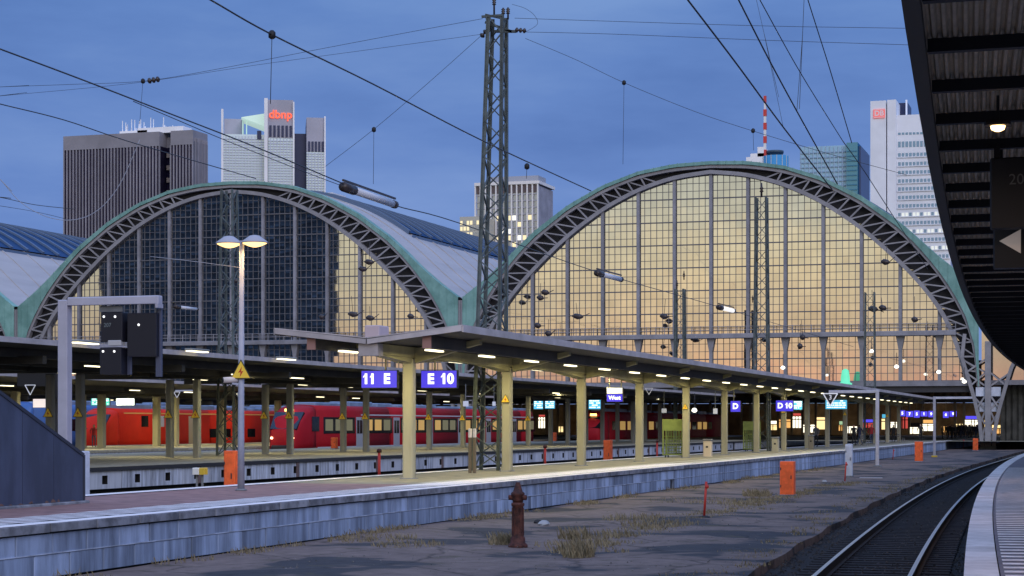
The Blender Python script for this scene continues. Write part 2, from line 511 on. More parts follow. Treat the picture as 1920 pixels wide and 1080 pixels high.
t.links.new(n5.outputs[0], rg.inputs[0])
moss = t.nodes.new('ShaderNodeMixRGB'); moss.inputs[2].default_value = (0.075, 0.062, 0.036, 1)
t.links.new(rg.outputs[0], moss.inputs[0]); t.links.new(mu.outputs[0], moss.inputs[1]); mu = moss
mu2 = t.nodes.new('ShaderNodeMixRGB'); mu2.blend_type = 'MULTIPLY'; mu2.inputs[0].default_value = 0.8
t.links.new(mu.outputs[0], mu2.inputs[1]); t.links.new(rc.outputs[0], mu2.inputs[2])
t.links.new(mu2.outputs[0], b.inputs['Base Color'])
n3 = tn(45, 6); bp = t.nodes.new('ShaderNodeBump'); bp.inputs['Strength'].default_value = 0.35; bp.inputs['Distance'].default_value = 0.015
t.links.new(n3.outputs[0], bp.inputs['Height']); t.links.new(bp.outputs[0], b.inputs['Normal'])
b.inputs['Roughness'].default_value = 0.8; b.inputs['Specular IOR Level'].default_value = 0.25
PX0, PX1 = -16.6, -22.6          # near platform: near edge and far edge
mb = MB(); n = 170; rows = []
for i in range(n + 1):
    y = 10 + 195 * i / n
    xr = edge_x(y) - 3.55 + 0.05 * math.sin(y * 0.9)
    row = []
    for k in range(13):
        f = k / 12
        x = PX0 + 0.30 + (xr - PX0 - 0.30) * f
        row.append((x, y, (0.03 * math.sin(x * 0.9 + y * 0.23) + 0.02 * math.sin(y * 0.71 - x)) * (1 if 0 < k < 12 else 0.3)))
    row.append((xr + 0.02, y, -0.27))
    rows.append(row)
for i in range(n):
    for k in range(13):
        mb.add([rows[i][k], rows[i][k + 1], rows[i + 1][k + 1], rows[i + 1][k]], [(0, 1, 2, 3)], 0, k < 12)
setting('asphalt_strip', mb, am)
# ================================================================== platforms
H = 0.85
def blocks(root, xface, side, rows, y0, y1, step, mats, cap=300, jit=0.012):
    """wall of separate concrete blocks along x = xface, proud of a dark backing"""
    meshes = []
    for v in range(4):
        m = MB().bbox(-0.06, 0.06, -step / 2 + 0.012 + v * 0.002, step / 2 - 0.012, 0.0, 1.0, 0.012)
        meshes.append([m.mesh('block', q) for q in mats])
    cnt = 0
    ny = int((y1 - y0) / step)
    for i in range(ny):
        for j, (z0, z1) in enumerate(rows):
            if cnt >= cap: return y0 + i * step
            o = bpy.data.objects.new('block', random.choice(random.choice(meshes)))
            COL.objects.link(o); o.parent = root
            o.location = (xface - side * 0.06 + U(-jit, jit) * 0.5, y0 + (i + 0.5 + (0.5 if j % 2 else 0)) * step, z0)
            o.scale = (1, 1, (z1 - z0) - 0.014)
            cnt += 1
    return y1
pl = bpy.data.objects.new('platform', None); COL.objects.link(pl); pl['kind'] = 'structure'
MB().box(PX1 + 0.12, PX0 - 0.13, 18, 300, -0.3, H - 0.012).part('platform_core', GAP, pl)
MB().quad((PX1 + 0.5, 18, H), (PX0 - 0.62, 18, H), (PX0 - 0.62, 49, H), (PX1 + 0.5, 49, H)).part('tarmac_surface', TARMAC, pl)
MB().quad((PX1 + 0.5, 49, H), (PX0 - 0.62, 49, H), (PX0 - 0.62, 300, H), (PX1 + 0.5, 300, H)).part('paved_surface', TARMACG, pl)
CB2 = mat('concrete_block_stained', (0.225, 0.285, 0.41), 0.85, noise=0.42, nscale=1.1, bump=0.2, streak=(2, 2, 0.25))
yend = blocks(pl, PX0, 1, [(-0.02, 0.36), (0.37, 0.70)], 20.5, 74, 1.1, [CONCB, CB2], 290)
yq = yend
while yq < 300:
    MB().bbox(PX0 - 0.12, PX0 - 0.004, yq, yq + 4.39, -0.02, 0.70, .006).part('wall_slab', random.choice((CONCB, CONCB, CB2)), pl); yq += 4.4
blocks(pl, PX1, -1, [(-0.02, 0.70)], 30, 60, 1.5, [CONCB, CB2], 20)
MB().box(PX0 - 0.004, PX0 + 0.012, 20.5, 190, .352, .372).part('ledge', mat('pale_ledge', (.40, .46, .58), .8, noise=.3, nscale=2), pl)
MB().box(PX1 + 0.005, PX1 + 0.12, 60, 300, -0.02, 0.70).part('wall_slab', CONCB, pl)
# coping stones with a pale worn top edge
cs = [MB().bbox(-0.30, 0.06, -0.74, 0.735, -0.135, 0.004, 0.012, 0).mesh('coping_stone', m) for m in (COPING, mat('coping_concrete_dark', (0.16, 0.17, 0.20), 0.85, noise=0.4, nscale=3, bump=0.2))]
for x, sg in ((PX0, 1), (PX1, -1)):
    for i in range(119):
        o = bpy.data.objects.new('coping_stone', random.choice(cs)); COL.objects.link(o); o.parent = pl
        o.location = (x, 20.75 + i * 1.5, H + U(-0.004, 0.004)); o.scale = (sg, 1, 1)
    MB().box(min(x + sg * 0.06, x - sg * 0.3), max(x + sg * 0.06, x - sg * 0.3), 198.8, 300, H - .135, H).part('coping_run', COPING, pl)
# white safety lines + slanted hatch near the platform end (print on the surface)
mb = MB()
mb.box(PX0 - 0.30, PX0 + 0.05, 18, 300, H + 0.0095, H + 0.0125)
mb.box(PX1 - 0.04, PX1 + 0.42, 18, 300, H + 0.0095, H + 0.0125)
y = 22.0
while y < 80:
    w = U(0.50, 0.62) if y < 48 else 0.9
    mb.add([(PX0 - 0.42, y, H + 0.008), (PX0 - 0.42, y + w, H + 0.008), (PX0 - 1.55, y + w - 2.4, H + 0.008), (PX0 - 1.55, y - 2.4, H + 0.008)], [(0, 1, 2, 3)])
    y += 0.95
mb.part('edge_marking', WHITEP, pl, kind='stuff')
mb = MB(); mb.box(PX0 - 1.9, PX0 - 1.65, 50, 300, H + 0.004, H + 0.008); mb.box(PX0 - 1.2, PX0 - 0.35, 80, 300, H + 0.0045, H + 0.008)
mb.part('tactile_strip', mat('tactile_paving', (0.52, 0.50, 0.42), 0.7, noise=0.15, nscale=5), pl)
# the platform beyond (tracks 11 and 12), wall with square refuge openings
P2A, P2B = -37.6, -54.5
p2 = bpy.data.objects.new('platform', None); COL.objects.link(p2); p2['kind'] = 'structure'
MB().box(P2B + 0.15, P2A - 0.45, 60, 320, -0.3, H - 0.012).part('platform_core', GAP, p2)
MB().box(P2B, P2A + 0.05, 60, 320, H - 0.16, H).part('deck_slab', TARMACG, p2)
MB().box(P2A + 0.02, P2A + 0.07, 60, 320, H - 0.17, H - 0.02).part('dark_lip', GAP, p2)
WALLP = mat('pale_wall_paint', (0.44, 0.47, 0.55), 0.8, noise=0.3, nscale=1.2, col2=(0.50, 0.53, 0.60), streak=(3, 3, 0.3), lo=0.3, hi=0.55)
def hole_panel(L_):
    m = MB(); a, b_ = -L_ / 2 + 0.02, L_ / 2 - 0.02; z0, z1 = -0.02, 0.675
    h0, h1, y0_, y1_ = 0.16, 0.50, -0.21, 0.21
    x = 0.0
    for (ya, yb, za, zb) in ((a, y0_, z0, z1), (y1_, b_, z0, z1), (y0_, y1_, z0, h0), (y0_, y1_, h1, z1)):
        m.quad((x, ya, za), (x, yb, za), (x, yb, zb), (x, ya, zb))
    for (ya, za, yb, zb) in ((y0_, h0, y1_, h0), (y1_, h0, y1_, h1), (y1_, h1, y0_, h1), (y0_, h1, y0_, h0)):
        m.quad((x, ya, za), (x, yb, zb), (x - 0.35, yb, zb), (x - 0.35, ya, za), 1)  # reveals and back are black: the opening's shade put into the colour
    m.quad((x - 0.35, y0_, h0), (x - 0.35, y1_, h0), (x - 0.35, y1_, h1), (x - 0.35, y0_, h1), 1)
    m.quad((x, a, z0), (x - 0.4, a, z0), (x - 0.4, a, z1), (x, a, z1)); m.quad((x, b_, z0), (x - 0.4, b_, z0), (x - 0.4, b_, z1), (x, b_, z1))
    return m
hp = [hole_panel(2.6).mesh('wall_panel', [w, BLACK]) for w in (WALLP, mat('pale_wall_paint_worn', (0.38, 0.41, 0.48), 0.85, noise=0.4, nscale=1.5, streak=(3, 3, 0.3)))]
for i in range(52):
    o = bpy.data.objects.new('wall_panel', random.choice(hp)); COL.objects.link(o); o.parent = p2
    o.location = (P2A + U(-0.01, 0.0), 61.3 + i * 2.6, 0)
MB().box(P2A - 0.1, P2A, 196.3, 320, -0.02, 0.675).part('wall_slab', WALLP, p2)
mb = MB()
for i in range(11):
    mb.box(P2A - 0.02, P2A + 0.05, 64 + i * 10.4, 64.25 + i * 10.4, -0.02, 0.68)
mb.part('wall_pier', mat('brown_pier', (0.14, 0.10, 0.10), 0.8), p2)
# third platform and a fourth far one
def simple_platform(xa, xb, y0, y1):
    p = bpy.data.objects.new('platform', None); COL.objects.link(p); p['kind'] = 'structure'
    MB().box(xb, xa, y0, y1, -0.3, H - 0.16).part('wall_slab', WALLP, p)
    MB().box(xb - 0.05, xa + 0.05, y0 - 0.05, y1, H - 0.16, H).part('deck_slab', TARMACG, p)
    return p
simple_platform(-62.8, -78.0, 95, 320)
simple_platform(-90.0, -104.0, 120, 320)
# our own curved platform
p4 = bpy.data.objects.new('platform', None); COL.objects.link(p4); p4['kind'] = 'structure'
PAVE = mat('grey_platform_paving', (0.17, 0.165, 0.20), 0.7, noise=0.15, nscale=3, bump=0.1)
EDGE = mat('pale_edge_slab', (0.80, 0.78, 0.80), 0.7, noise=0.12, nscale=3, bump=0.08)
mb = MB(); n = 130
def eb(o, y, z): return (edge_x(y) + o, y, z)
for i in range(n):
    a, c = -6 + 206 * i / n, -6 + 206 * (i + 1) / n
    mb.quad(eb(0.355, a, H), eb(14, a, H), eb(14, c, H), eb(0.355, c, H))
mb.part('paved_surface', PAVE, p4)
for i in range(130):
    a = 6 + i * 1.0
    m = MB(); c = a + 0.985
    m.add([eb(-0.03, a, H + .004), eb(0.34, a, H + .004), eb(0.34, c, H + .004), eb(-0.03, c, H + .004), eb(-0.03, a, H - 0.18), eb(0.34, a, H - .18), eb(0.34, c, H - .18), eb(-0.03, c, H - 0.18)],
          [(0, 1, 2, 3), (4, 7, 6, 5), (0, 4, 5, 1), (1, 5, 6, 2), (2, 6, 7, 3), (3, 7, 4, 0)])
    m.part('edge_slab', EDGE, p4)
mb = MB()
for i in range(n):
    a, c = -6 + 206 * i / n, -6 + 206 * (i + 1) / n
    mb.quad(eb(0.08, a, -0.3), eb(0.08, c, -0.3), eb(0.08, c, H - .17), eb(0.08, a, H - .17))
mb.part('platform_wall', mat('dark_platform_wall', (0.07, 0.07, 0.08), 0.85, noise=0.3, nscale=2), p4)
mb = MB(); y = 14.0
while y < 75:
    mb.add([eb(0.40, y, H + .005), eb(0.40, y + 0.30, H + .005), eb(2.1, y + 0.55, H + .005), eb(2.1, y + 0.25, H + .005)], [(0, 1, 2, 3)])
    y += 0.62
mb.part('hatch_marking', mat('worn_white_hatch', (0.80, 0.77, 0.78), 0.6, noise=0.2, nscale=5), p4, kind='stuff')
# ================================================================== station halls
HY = 205.0
ROOFP = [(0, 31.05), (4, 30.9), (8, 30.25), (12, 28.9), (16, 26.85), (20, 24.0), (22, 22.2), (24, 20.3), (26, 18.6), (28.3, 16.9)]
CHU = [(0, 30.55), (4, 30.4), (8, 29.75), (12, 28.35), (16, 26.2), (20, 23.2), (22, 21.2), (24, 18.8), (25.5, 16.6), (26.7, 14.4), (27.6, 12.2), (28.1, 9.5), (28.3, 6.5)]
CHL = [(0, 29.95), (4, 29.55), (8, 28.35), (12, 26.4), (16, 23.6), (20, 19.95), (22, 17.85), (24, 15.3), (25.2, 13.3), (25.9, 11.6), (26.6, 9.3), (27.2, 6.8)]
def dense(tab, step=1.0):
    """both halves of a profile, sampled along x"""
    out = []
    segs = []
    for (a, b), (c, d) in zip(tab, tab[1:]):
        n = max(1, int(math.hypot(c - a, d - b) / step))
        segs += [(a + (c - a) * k / n, b + (d - b) * k / n) for k in range(n)]
    segs.append(tab[-1])
    sm = segs[:]
    for _ in range(3):
        sm = [sm[0]] + [((p[0] + 2 * q[0] + r_[0]) / 4, (p[1] + 2 * q[1] + r_[1]) / 4) for p, q, r_ in zip(sm, sm[1:], sm[2:])] + [sm[-1]]
    return [(-x, z) for x, z in sm[:0:-1]] + sm
GLASS = glassy('tinted_hall_glass', (0.012, 0.013, 0.015), (0.72, 0.715, 0.69), 0.75, 0.02, 0.08, True)
ROOFM = mat('pale_metal_roof', (0.46, 0.43, 0.42), 0.5, noise=0.14, nscale=0.35, streak=(1, 0.15, 1), lo=0.3, hi=0.7)
SKYL = glassy('blue_skylight_glass', (0.03, 0.07, 0.15), (0.16, 0.25, 0.45), 0.3, 0.25)
HALLST = mat('hall_steel', (0.23, 0.23, 0.26), 0.5, noise=0.15, nscale=0.7)
CHORDM = mat('hall_chord_paint', (0.26, 0.255, 0.275), 0.5, noise=0.12, nscale=0.8)
INFILL = mat('dark_truss_infill', (0.022, 0.022, 0.026), 0.8)
BAR = mat('glazing_bar_paint', (0.12, 0.12, 0.135), 0.55)
pane_mesh = MB().quad((-0.5, 0, -0.5), (0.5, 0, -0.5), (0.5, 0, 0.5), (-0.5, 0, 0.5)).mesh('pane', GLASS)
rp, cu, cl_ = dense(ROOFP), dense(CHU), dense(CHL)
XR, XL, SP = -41.9, -99.1, 57.2
BAY, PW, PH = 4.05, 4.05 / 6, 2.5 / 3
ZB, ZC = 7.15, 12.15
def inner_z(x):
    return interp(CHL, abs(x))
def hall(xc, label, full=True, roof_y=186):
    root = thing('station_hall', label, 'station hall', (xc, HY, 0), 'arched halls of the train shed')
    y0 = HY
    # chords
    MB().sweep_xz(cu, 0.34, y0 - 0.55, y0 + 0.1, 0, xc).part('upper_chord', CHORDM, root)
    MB().sweep_xz(cl_, 0.42, y0 - 0.6, y0 + 0.15, 0, xc).part('lower_chord', CHORDM, root)
    # web members: one node pair per panel
    def along(tab, n):
        L_ = [0]
        for a, b in zip(tab, tab[1:]): L_.append(L_[-1] + math.hypot(b[0] - a[0], b[1] - a[1]))
        out = []
        for i in range(n + 1):
            s_ = L_[-1] * i / n
            for k in range(len(L_) - 1):
                if s_ <= L_[k + 1] + 1e-6:
                    f = (s_ - L_[k]) / (L_[k + 1] - L_[k]); out.append((tab[k][0] + (tab[k + 1][0] - tab[k][0]) * f, tab[k][1] + (tab[k + 1][1] - tab[k][1]) * f)); break
        return out
    NP = 52
    A, B = along(cu, NP), along(cl_, NP)
    for i in range(1, NP):
        gap_ = math.hypot(A[i][0] - B[i][0], A[i][1] - B[i][1])
        if abs(A[i][0]) > 6.5:
            MB().beam((xc + A[i][0], y0 - 0.42, A[i][1]), (xc + B[i][0], y0 - 0.42, B[i][1]), 0.17, 0.17, 0, (0, 1, 0)).part('brace', CHORDM, root)
            j = i + 1 if A[i][0] < 0 else i - 1
            MB().beam((xc + A[i][0], y0 - 0.36, A[i][1]), (xc + B[j][0], y0 - 0.36, B[j][1]), 0.14, 0.14, 0, (0, 1, 0)).part('brace', CHORDM, root)
    # dark sheet behind the web
    mb = MB()
    for i in range(NP):
        p = [(xc + A[i][0], y0 + 0.2, A[i][1]), (xc + A[i + 1][0], y0 + 0.2, A[i + 1][1]), (xc + B[i + 1][0], y0 + 0.2, B[i + 1][1]), (xc + B[i][0], y0 + 0.2, B[i][1])]
        mb.quad(*p)
    mb.part('truss_backing', INFILL, root)
    # copper fascia between upper chord and roof edge, with standing seams
    mb = MB()
    xs = [i * 0.9 for i in range(-31, 32)] ; xs = [-28.3] + xs + [28.3]
    def chz(x):
        return interp(CHU, abs(x)) + 0.02
    prev = None
    for x in xs:
        zt = interp(ROOFP, abs(x)); zb = min(chz(x) + .16, zt - 0.25) if abs(x) < 28.2 else 6.5
        cur = [(xc + x, y0 - 0.72, zb), (xc + x, y0 - 0.72, zt + 0.05), (xc + x, y0 + 0.4, zt + 0.12)]
        if prev:
            mb.quad(prev[0], cur[0], cur[1], prev[1]); mb.quad(prev[1], cur[1], cur[2], prev[2])
        if abs(x) > 0.1:
            mb.beam((xc + x, y0 - 0.73, zb), (xc + x, y0 - 0.73, zt + 0.1), 0.07, 0.06)
        prev = cur
    mb.part('copper_fascia', COPPER, root)
    # barrel roof, with a raised glazed lantern along the crown
    def barrel(lo, hi, dz, ya, yb, ribs):
        mb = MB(); pts = [(x, z) for x, z in rp if lo <= abs(x) <= hi]
        sides = [[p for p in pts if p[0] < 0], [p for p in pts if p[0] > 0]] if lo > 0 else [pts]
        for sd_ in sides:
            ny = 31
            for k in range(ny):
                a, c = ya + (yb - ya) * k / ny, ya + (yb - ya) * (k + 1) / ny
                for p, q in zip(sd_, sd_[1:]):
                    mb.quad((xc + p[0], a, p[1] + dz), (xc + q[0], a, q[1] + dz), (xc + q[0], c, q[1] + dz), (xc + p[0], c, p[1] + dz))
                if ribs:
                    for p, q in zip(sd_, sd_[1:]):
                        mb.beam((xc + p[0], a, p[1] + dz + ribs), (xc + q[0], a, q[1] + dz + ribs), 0.35, ribs * 2)
        return mb
    barrel(0, 28.4, 0, y0 + 0.4, y0 + roof_y, 0.05).part('barrel_roof', ROOFM, root)
    lan = barrel(0, 18.5, 0.28, y0 + 11, y0 + roof_y - 8, 0)
    sk = lan.part('roof_lantern', SKYL, root)
    lw = MB()
    for s_ in (-1, 1):
        z = interp(ROOFP, 18.5)
        lw.quad((xc + s_ * 18.45, y0 + 11, z - .1), (xc + s_ * 18.45, y0 + roof_y - 8, z - .1), (xc + s_ * 18.45, y0 + roof_y - 8, z + .36), (xc + s_ * 18.45, y0 + 11, z + .36))
    ptsl = [(x, z) for x, z in rp if abs(x) <= 18.5]
    for p, q in zip(ptsl, ptsl[1:]):
        lw.quad((xc + p[0], y0 + 11, p[1]), (xc + q[0], y0 + 11, q[1]), (xc + q[0], y0 + 11, q[1] + .28), (xc + p[0], y0 + 11, p[1] + .28))
    for k in range(44):
        yy = y0 + 11.3 + k * 3.9
        for p, q in zip(ptsl[::2], ptsl[2::2]):
            lw.beam((xc + p[0], yy, p[1] + .36), (xc + q[0], yy, q[1] + .36), 0.5, 0.4)
    lw.part('lantern_frame', mat('lantern_frame_paint', (0.10, 0.15, 0.24), 0.5), root)
    # posts
    for k in range(-6, 7):
        x = k * BAY
        zt = inner_z(x) - 0.1
        mb = MB().box(xc + x - 0.15, xc + x + 0.15, y0 - 0.38, y0 + 0.12, ZC + 0.2, zt)
        mb.box(xc + x - 0.19, xc + x + 0.19, y0 - 0.30, y0 - 0.20, ZC + 0.2, zt)
        mb.part('mullion_post', HALLST, root)
        m2 = MB().prism([(xc + x - 0.17, ZB), (xc + x + 0.17, ZB), (xc + x + 0.17, ZC - 1.7), (xc + x + 0.45, ZC - 0.25), (xc + x - 0.45, ZC - 0.25), (xc + x - 0.17, ZC - 1.7)], 'y', y0 - 0.4, y0 + 0.1)
        m2.part('lower_post', HALLST, root)
    # cross beam with walkway railing, and bottom beam
    xe = 26.0
    MB().bbox(xc - xe, xc + xe, y0 - 0.95, y0 + 0.3, ZC - 0.24, ZC + 0.24, 0.05).part('cross_beam', HALLST, root)
    mb = MB()
    for z in (ZC + 0.62, ZC + 1.0):
        mb.box(xc - xe, xc + xe, y0 - 0.92, y0 - 0.86, z - 0.03, z + 0.03)
    for i in range(53):
        mb.box(xc - xe + i * 1.0 - 0.03, xc - xe + i * 1.0 + 0.03, y0 - 0.93, y0 - 0.85, ZC + 0.2, ZC + 1.05)
    mb.part('walkway_railing', HALLST, root)
    MB().box(xc - 27.6, xc + 27.6, y0 - 0.45, y0 + 0.3, ZB - 0.55, ZB).part('bottom_beam', HALLST, root)
    MB().box(xc - 27.4, xc + 27.4, y0 - 0.15, y0 + 0.4, ZB - 1.2, ZB - 0.55).part('bottom_panel', DARKST, root)
    # glazing bars
    mb = MB()
    yb0, yb1 = y0 - 0.06, y0 + 0.02
    nx = 39
    for i in range(-nx, nx + 1):
        if i % 6 == 0: continue
        x = i * PW
        zt = inner_z(x) - 0.15
        if zt > ZB: mb.box(xc + x - 0.028, xc + x + 0.028, yb0, yb1, ZB, zt)
    k = 0
    while True:
        z = ZB + k * PH
        if z > 29.8: break
        lim = 26.2
        lo_, hi_ = 0, 28.0
        for _ in range(30):
            md = (lo_ + hi_) / 2
            if inner_z(md) > z: lo_ = md
            else: hi_ = md
        th_ = 0.058 if k % 3 == 0 else 0.026
        mb.box(xc - lo_, xc + lo_, yb0 - (0.05 if k % 3 == 0 else 0.004), yb1, z - th_, z + th_)
        k += 1
    mb.part('glazing_bars', BAR, root, kind='stuff')
    # panes
    cells = []
    rest = MB()
    for i in range(-nx - 1, nx + 1):
        xa, xb = i * PW, (i + 1) * PW
        k = 0
        while ZB + k * PH < 30:
            za = ZB + k * PH; zt = za + PH
            h0, h1 = inner_z(xa), inner_z(xb)
            if min(h0, h1) > zt + 0.1: cells.append((xa + PW / 2, za + PH / 2))
            elif max(h0, h1) > za:
                t0, t1 = max(za, min(zt, h0)), max(za, min(zt, h1))
                rest.quad((xc + xa, y0, za), (xc + xb, y0, za), (xc + xb, y0, t1 + 0.01), (xc + xa, y0, t0 + 0.01))
            k += 1
    cells.sort(key=lambda c: -c[0] + R() * 0.01)
    for n_, (x, z) in enumerate(cells):
        ax, az = random.gauss(0, 0.0013), random.gauss(0, 0.0006)
        if n_ < 290 and full:
            o = bpy.data.objects.new('pane', pane_mesh); COL.objects.link(o); o.parent = root
            o.location = (x, 0, z); o.scale = (PW, 1, PH); o.rotation_euler = (ax, 0, az)
        else:
            c_ = [(-.5, -.5), (.5, -.5), (.5, .5), (-.5, .5)]
            rest.add([(xc + x + u * PW, y0 + (v * PH) * ax * -1 + u * PW * az, z + v * PH) for u, v in c_], [(0, 1, 2, 3)])
    rest.part('panes', GLASS, root, kind='stuff')
    # feet: chords run down as lattice legs
    for s_ in ((-1, 1) if xc != XR else (-1,)):
        mb = MB()
        ptsA = [(27.2, 6.8), (27.6, 4.6), (27.9, 2.4), (28.0, -0.3)]
        mb.sweep_xz([(xc + s_ * a, b) for a, b in ptsA], 0.32, y0 - 0.6, y0 + 0.1)
        mb.part('leg', CHORDM, root)
        MB().box(xc + s_ * 28.42 - 0.16, xc + s_ * 28.42 + 0.16, y0 - 0.62, y0 + 0.2, -0.3, 16.6).part('leg', CHORDM, root)
        zz = [-0.2, 1.6, 3.4, 5.2, 6.9, 8.6]
        xi = lambda z: interp([(-0.3, 28.0), (2.4, 27.9), (4.6, 27.6), (6.8, 27.2), (9.3, 26.6)], z)
        for a, b in zip(zz, zz[1:]):
            MB().beam((xc + s_ * xi(a), y0 - 0.45, a), (xc + s_ * 28.4, y0 - 0.45, b), 0.16).part('brace', CHORDM, root)
            MB().beam((xc + s_ * xi(b), y0 - 0.38, b), (xc + s_ * 28.4, y0 - 0.38, b), 0.16).part('brace', CHORDM, root)
    return root
hall(XR, 'glazed arched train shed with evenly gold glass, second arch from the dark wall')
hall(XL, 'glazed arched train shed whose glass mirrors a dark office tower')
hall(XL - SP, 'arched train shed cut off by the picture edge beside the brown ribbed tower', False)
# lower outer hall beside the curved platform
root = thing('side_hall', 'low outer train shed with dark ribbed wall under pinkish glass band', 'station hall', (4, HY, 0))
MB().prism([(-13.4, 7.2), (20, 7.2), (20, 16), (4, 20.5), (-13.4, 17.5)], 'y', HY + 1.2, HY + 1.6).part('gable_glass', GLASS, root)
MB().box(-13.1, 22, HY + 0.8, HY + 1.7, 6.7, 7.2).part('bottom_beam', HALLST, root)
MB().prism([(-13.3, 17.8), (4, 20.8), (20.4, 16.3), (20.4, 16.0), (4, 20.5), (-13.3, 17.5)], 'y', HY + 0.9, HY + 100).part('roof', ROOFM, root)
mb = MB()
for i in range(30):
    mb.bbox(-11.0 + i * 0.62, -11.0 + i * 0.62 + 0.40, HY + 3.0, HY + 3.4, -0.3, 6.8, 0.03)
mb.box(-11.6, 8, HY + 3.2, HY + 3.6, -0.3, 6.8, 0)
mb.part('ribbed_wall', mat('dark_ribbed_cladding', (0.055, 0.055, 0.05), 0.7, noise=0.4, nscale=0.8), root)
mb = MB()
for k in range(1, 9):
    mb.box(-13.1 + k * 4, -12.9 + k * 4, HY + 1.0, HY + 1.2, 7.2, 15)
mb.part('mullion_post', HALLST, root)
# a dark office tower out west, mirrored in the hall glass
twr = thing('office_tower', 'dark slab tower standing west of the station, seen mirrored in the glass', 'office tower', (-252, -104, 0))
xa, xb = -0.5556 * 510 - 9, -0.4193 * 510 - 1
DK = mat('dark_tower_glass', (0.10, 0.112, 0.125), 0.6, noise=0.3, nscale=0.15)
LB = mat('grey_spandrel', (0.22, 0.25, 0.28), 0.7, noise=0.6, nscale=0.12)
MB().add([(xa, -104, -.3), (xb, -104, -.3), (xb - 17, -140, -.3), (xa - 10, -140, -.3), (xa, -104, 90), (xb, -104, 90), (xb - 17, -140, 90), (xa - 10, -140, 90)], [(0, 3, 2, 1), (4, 5, 6, 7), (0, 1, 5, 4), (1, 2, 6, 5), (2, 3, 7, 6), (3, 0, 4, 7)]).part('body', DK, twr)
mb = MB(); z = 3
while z < 89:
    mb.box(xa - 0.1, xb + 0.1, -104, -103.6, z, z + 0.55)
    z += 2.6
mb.part('spandrels', LB, twr)
py_ = thing('lattice_pylon', 'pale grey flared lattice pylon where the second arch meets the dark ribbed wall', 'pylon', (-12.6, HY, 0))
yA, yB = HY - .8, HY - .1
LL = [(-15.3, 9.6), (-14.7, 7.6), (-14.0, 5.2), (-13.45, 2.6), (-13.15, -.3)]
RL = [(-8.9, 11.6), (-9.6, 9.9), (-10.3, 8.4), (-10.9, 6.4), (-11.5, 4.2), (-11.95, 2.0), (-12.1, -.3)]
MB().sweep_xz(LL, .36, yA, yB).part('leg', CHORDM, py_); MB().sweep_xz(RL, .36, yA, yB).part('leg', CHORDM, py_)
MB().bbox(-12.95, -12.35, yA + .05, yB, -.3, 11.2, .03).part('centre_post', CHORDM, py_)
li = lambda z: interp(sorted((b_, a_) for a_, b_ in LL), z)
ri = lambda z: interp(sorted((b_, a_) for a_, b_ in RL), z)
for z in (1.0, 2.6, 4.2, 6.6, 8.0):
    MB().beam((li(z), yA + .2, z), (-12.95, yA + .2, z + 1.3), .17).part('brace', CHORDM, py_)
    MB().beam((li(z + 1.3), yA + .26, z + 1.3), (-12.95, yA + .26, z), .17).part('brace', CHORDM, py_)
    if z < 7:
        MB().beam((ri(z), yA + .2, z), (-12.35, yA + .2, z + 1.3), .17).part('brace', CHORDM, py_)
        MB().beam((ri(z + 1.3), yA + .26, z + 1.3), (-12.35, yA + .26, z), .17).part('brace', CHORDM, py_)
for z in (5.5, 3.9):
    MB().bbox(li(z) + .2, -12.96, yA + .3, yA + .4, z, z + .95, .02).part('plate', PALEB, py_); MB().bbox(-12.34, ri(z) - .2, yA + .3, yA + .4, z, z + .95, .02).part('plate', PALEB, py_)
MB().bbox(-13.5, -11.8, yA - .15, yB + .1, -.3, .35, .05).part('base', STEELD, py_)
MB().beam((-15.0, yA + .3, 12.0), (-15.3, yA + .3, 9.4), .36, .4).part('leg', CHORDM, py_)
# ------------------------------------------------------------------ inside of the halls
SHOPW = [glow('warm_shop_light', (1.0, 0.74, 0.34), 1.3), glow('white_shop_light', (1.0, 0.92, 0.72), 1.7), glow('amber_shop_light', (1.0, 0.52, 0.16), 0.9), glow('green_shop_light', (0.55, 0.85, 0.5), 0.6), glow('red_shop_light', (0.9, 0.12, 0.1), 0.6)]
BLUEG = glow('blue_sign_light', (0.10, 0.08, 0.85), 1.0)
WHITEG = glow('white_sign_light', (0.95, 0.97, 1.0), 1.5)
CYANG = glow('cyan_board_light', (0.10, 0.50, 0.75), 0.9)
setting('concourse_floor', MB().quad((-190, 296, H), (20, 296, H), (20, 345, H), (-190, 345, H)), TARMACG)
con = thing('concourse_building', 'brown panelled concourse front with a row of bright shops inside the hall', 'station building', (-80, 318, 0))
mb = MB()
mb.box(-190, 20, 318, 319, 7.2, 13)
for i in range(170):
    mb.box(-190 + i * 1.24, -190 + i * 1.24 + 0.5, 317.7, 318.0, 7.2, 13)
mb.part('wall', mat('brown_cladding', (0.12, 0.085, 0.05), 0.7, noise=0.3, nscale=0.5), con)
MB().box(-190, 20, 317.2, 319, 6.2, 7.2).part('canopy_band', DARKST, con)
MB().box(-190, 20, 324, 325, H, 6.2).part('back_wall', mat('warm_back_wall', (0.20, 0.14, 0.08), 0.7, noise=0.4, nscale=0.3), con)
x = -188
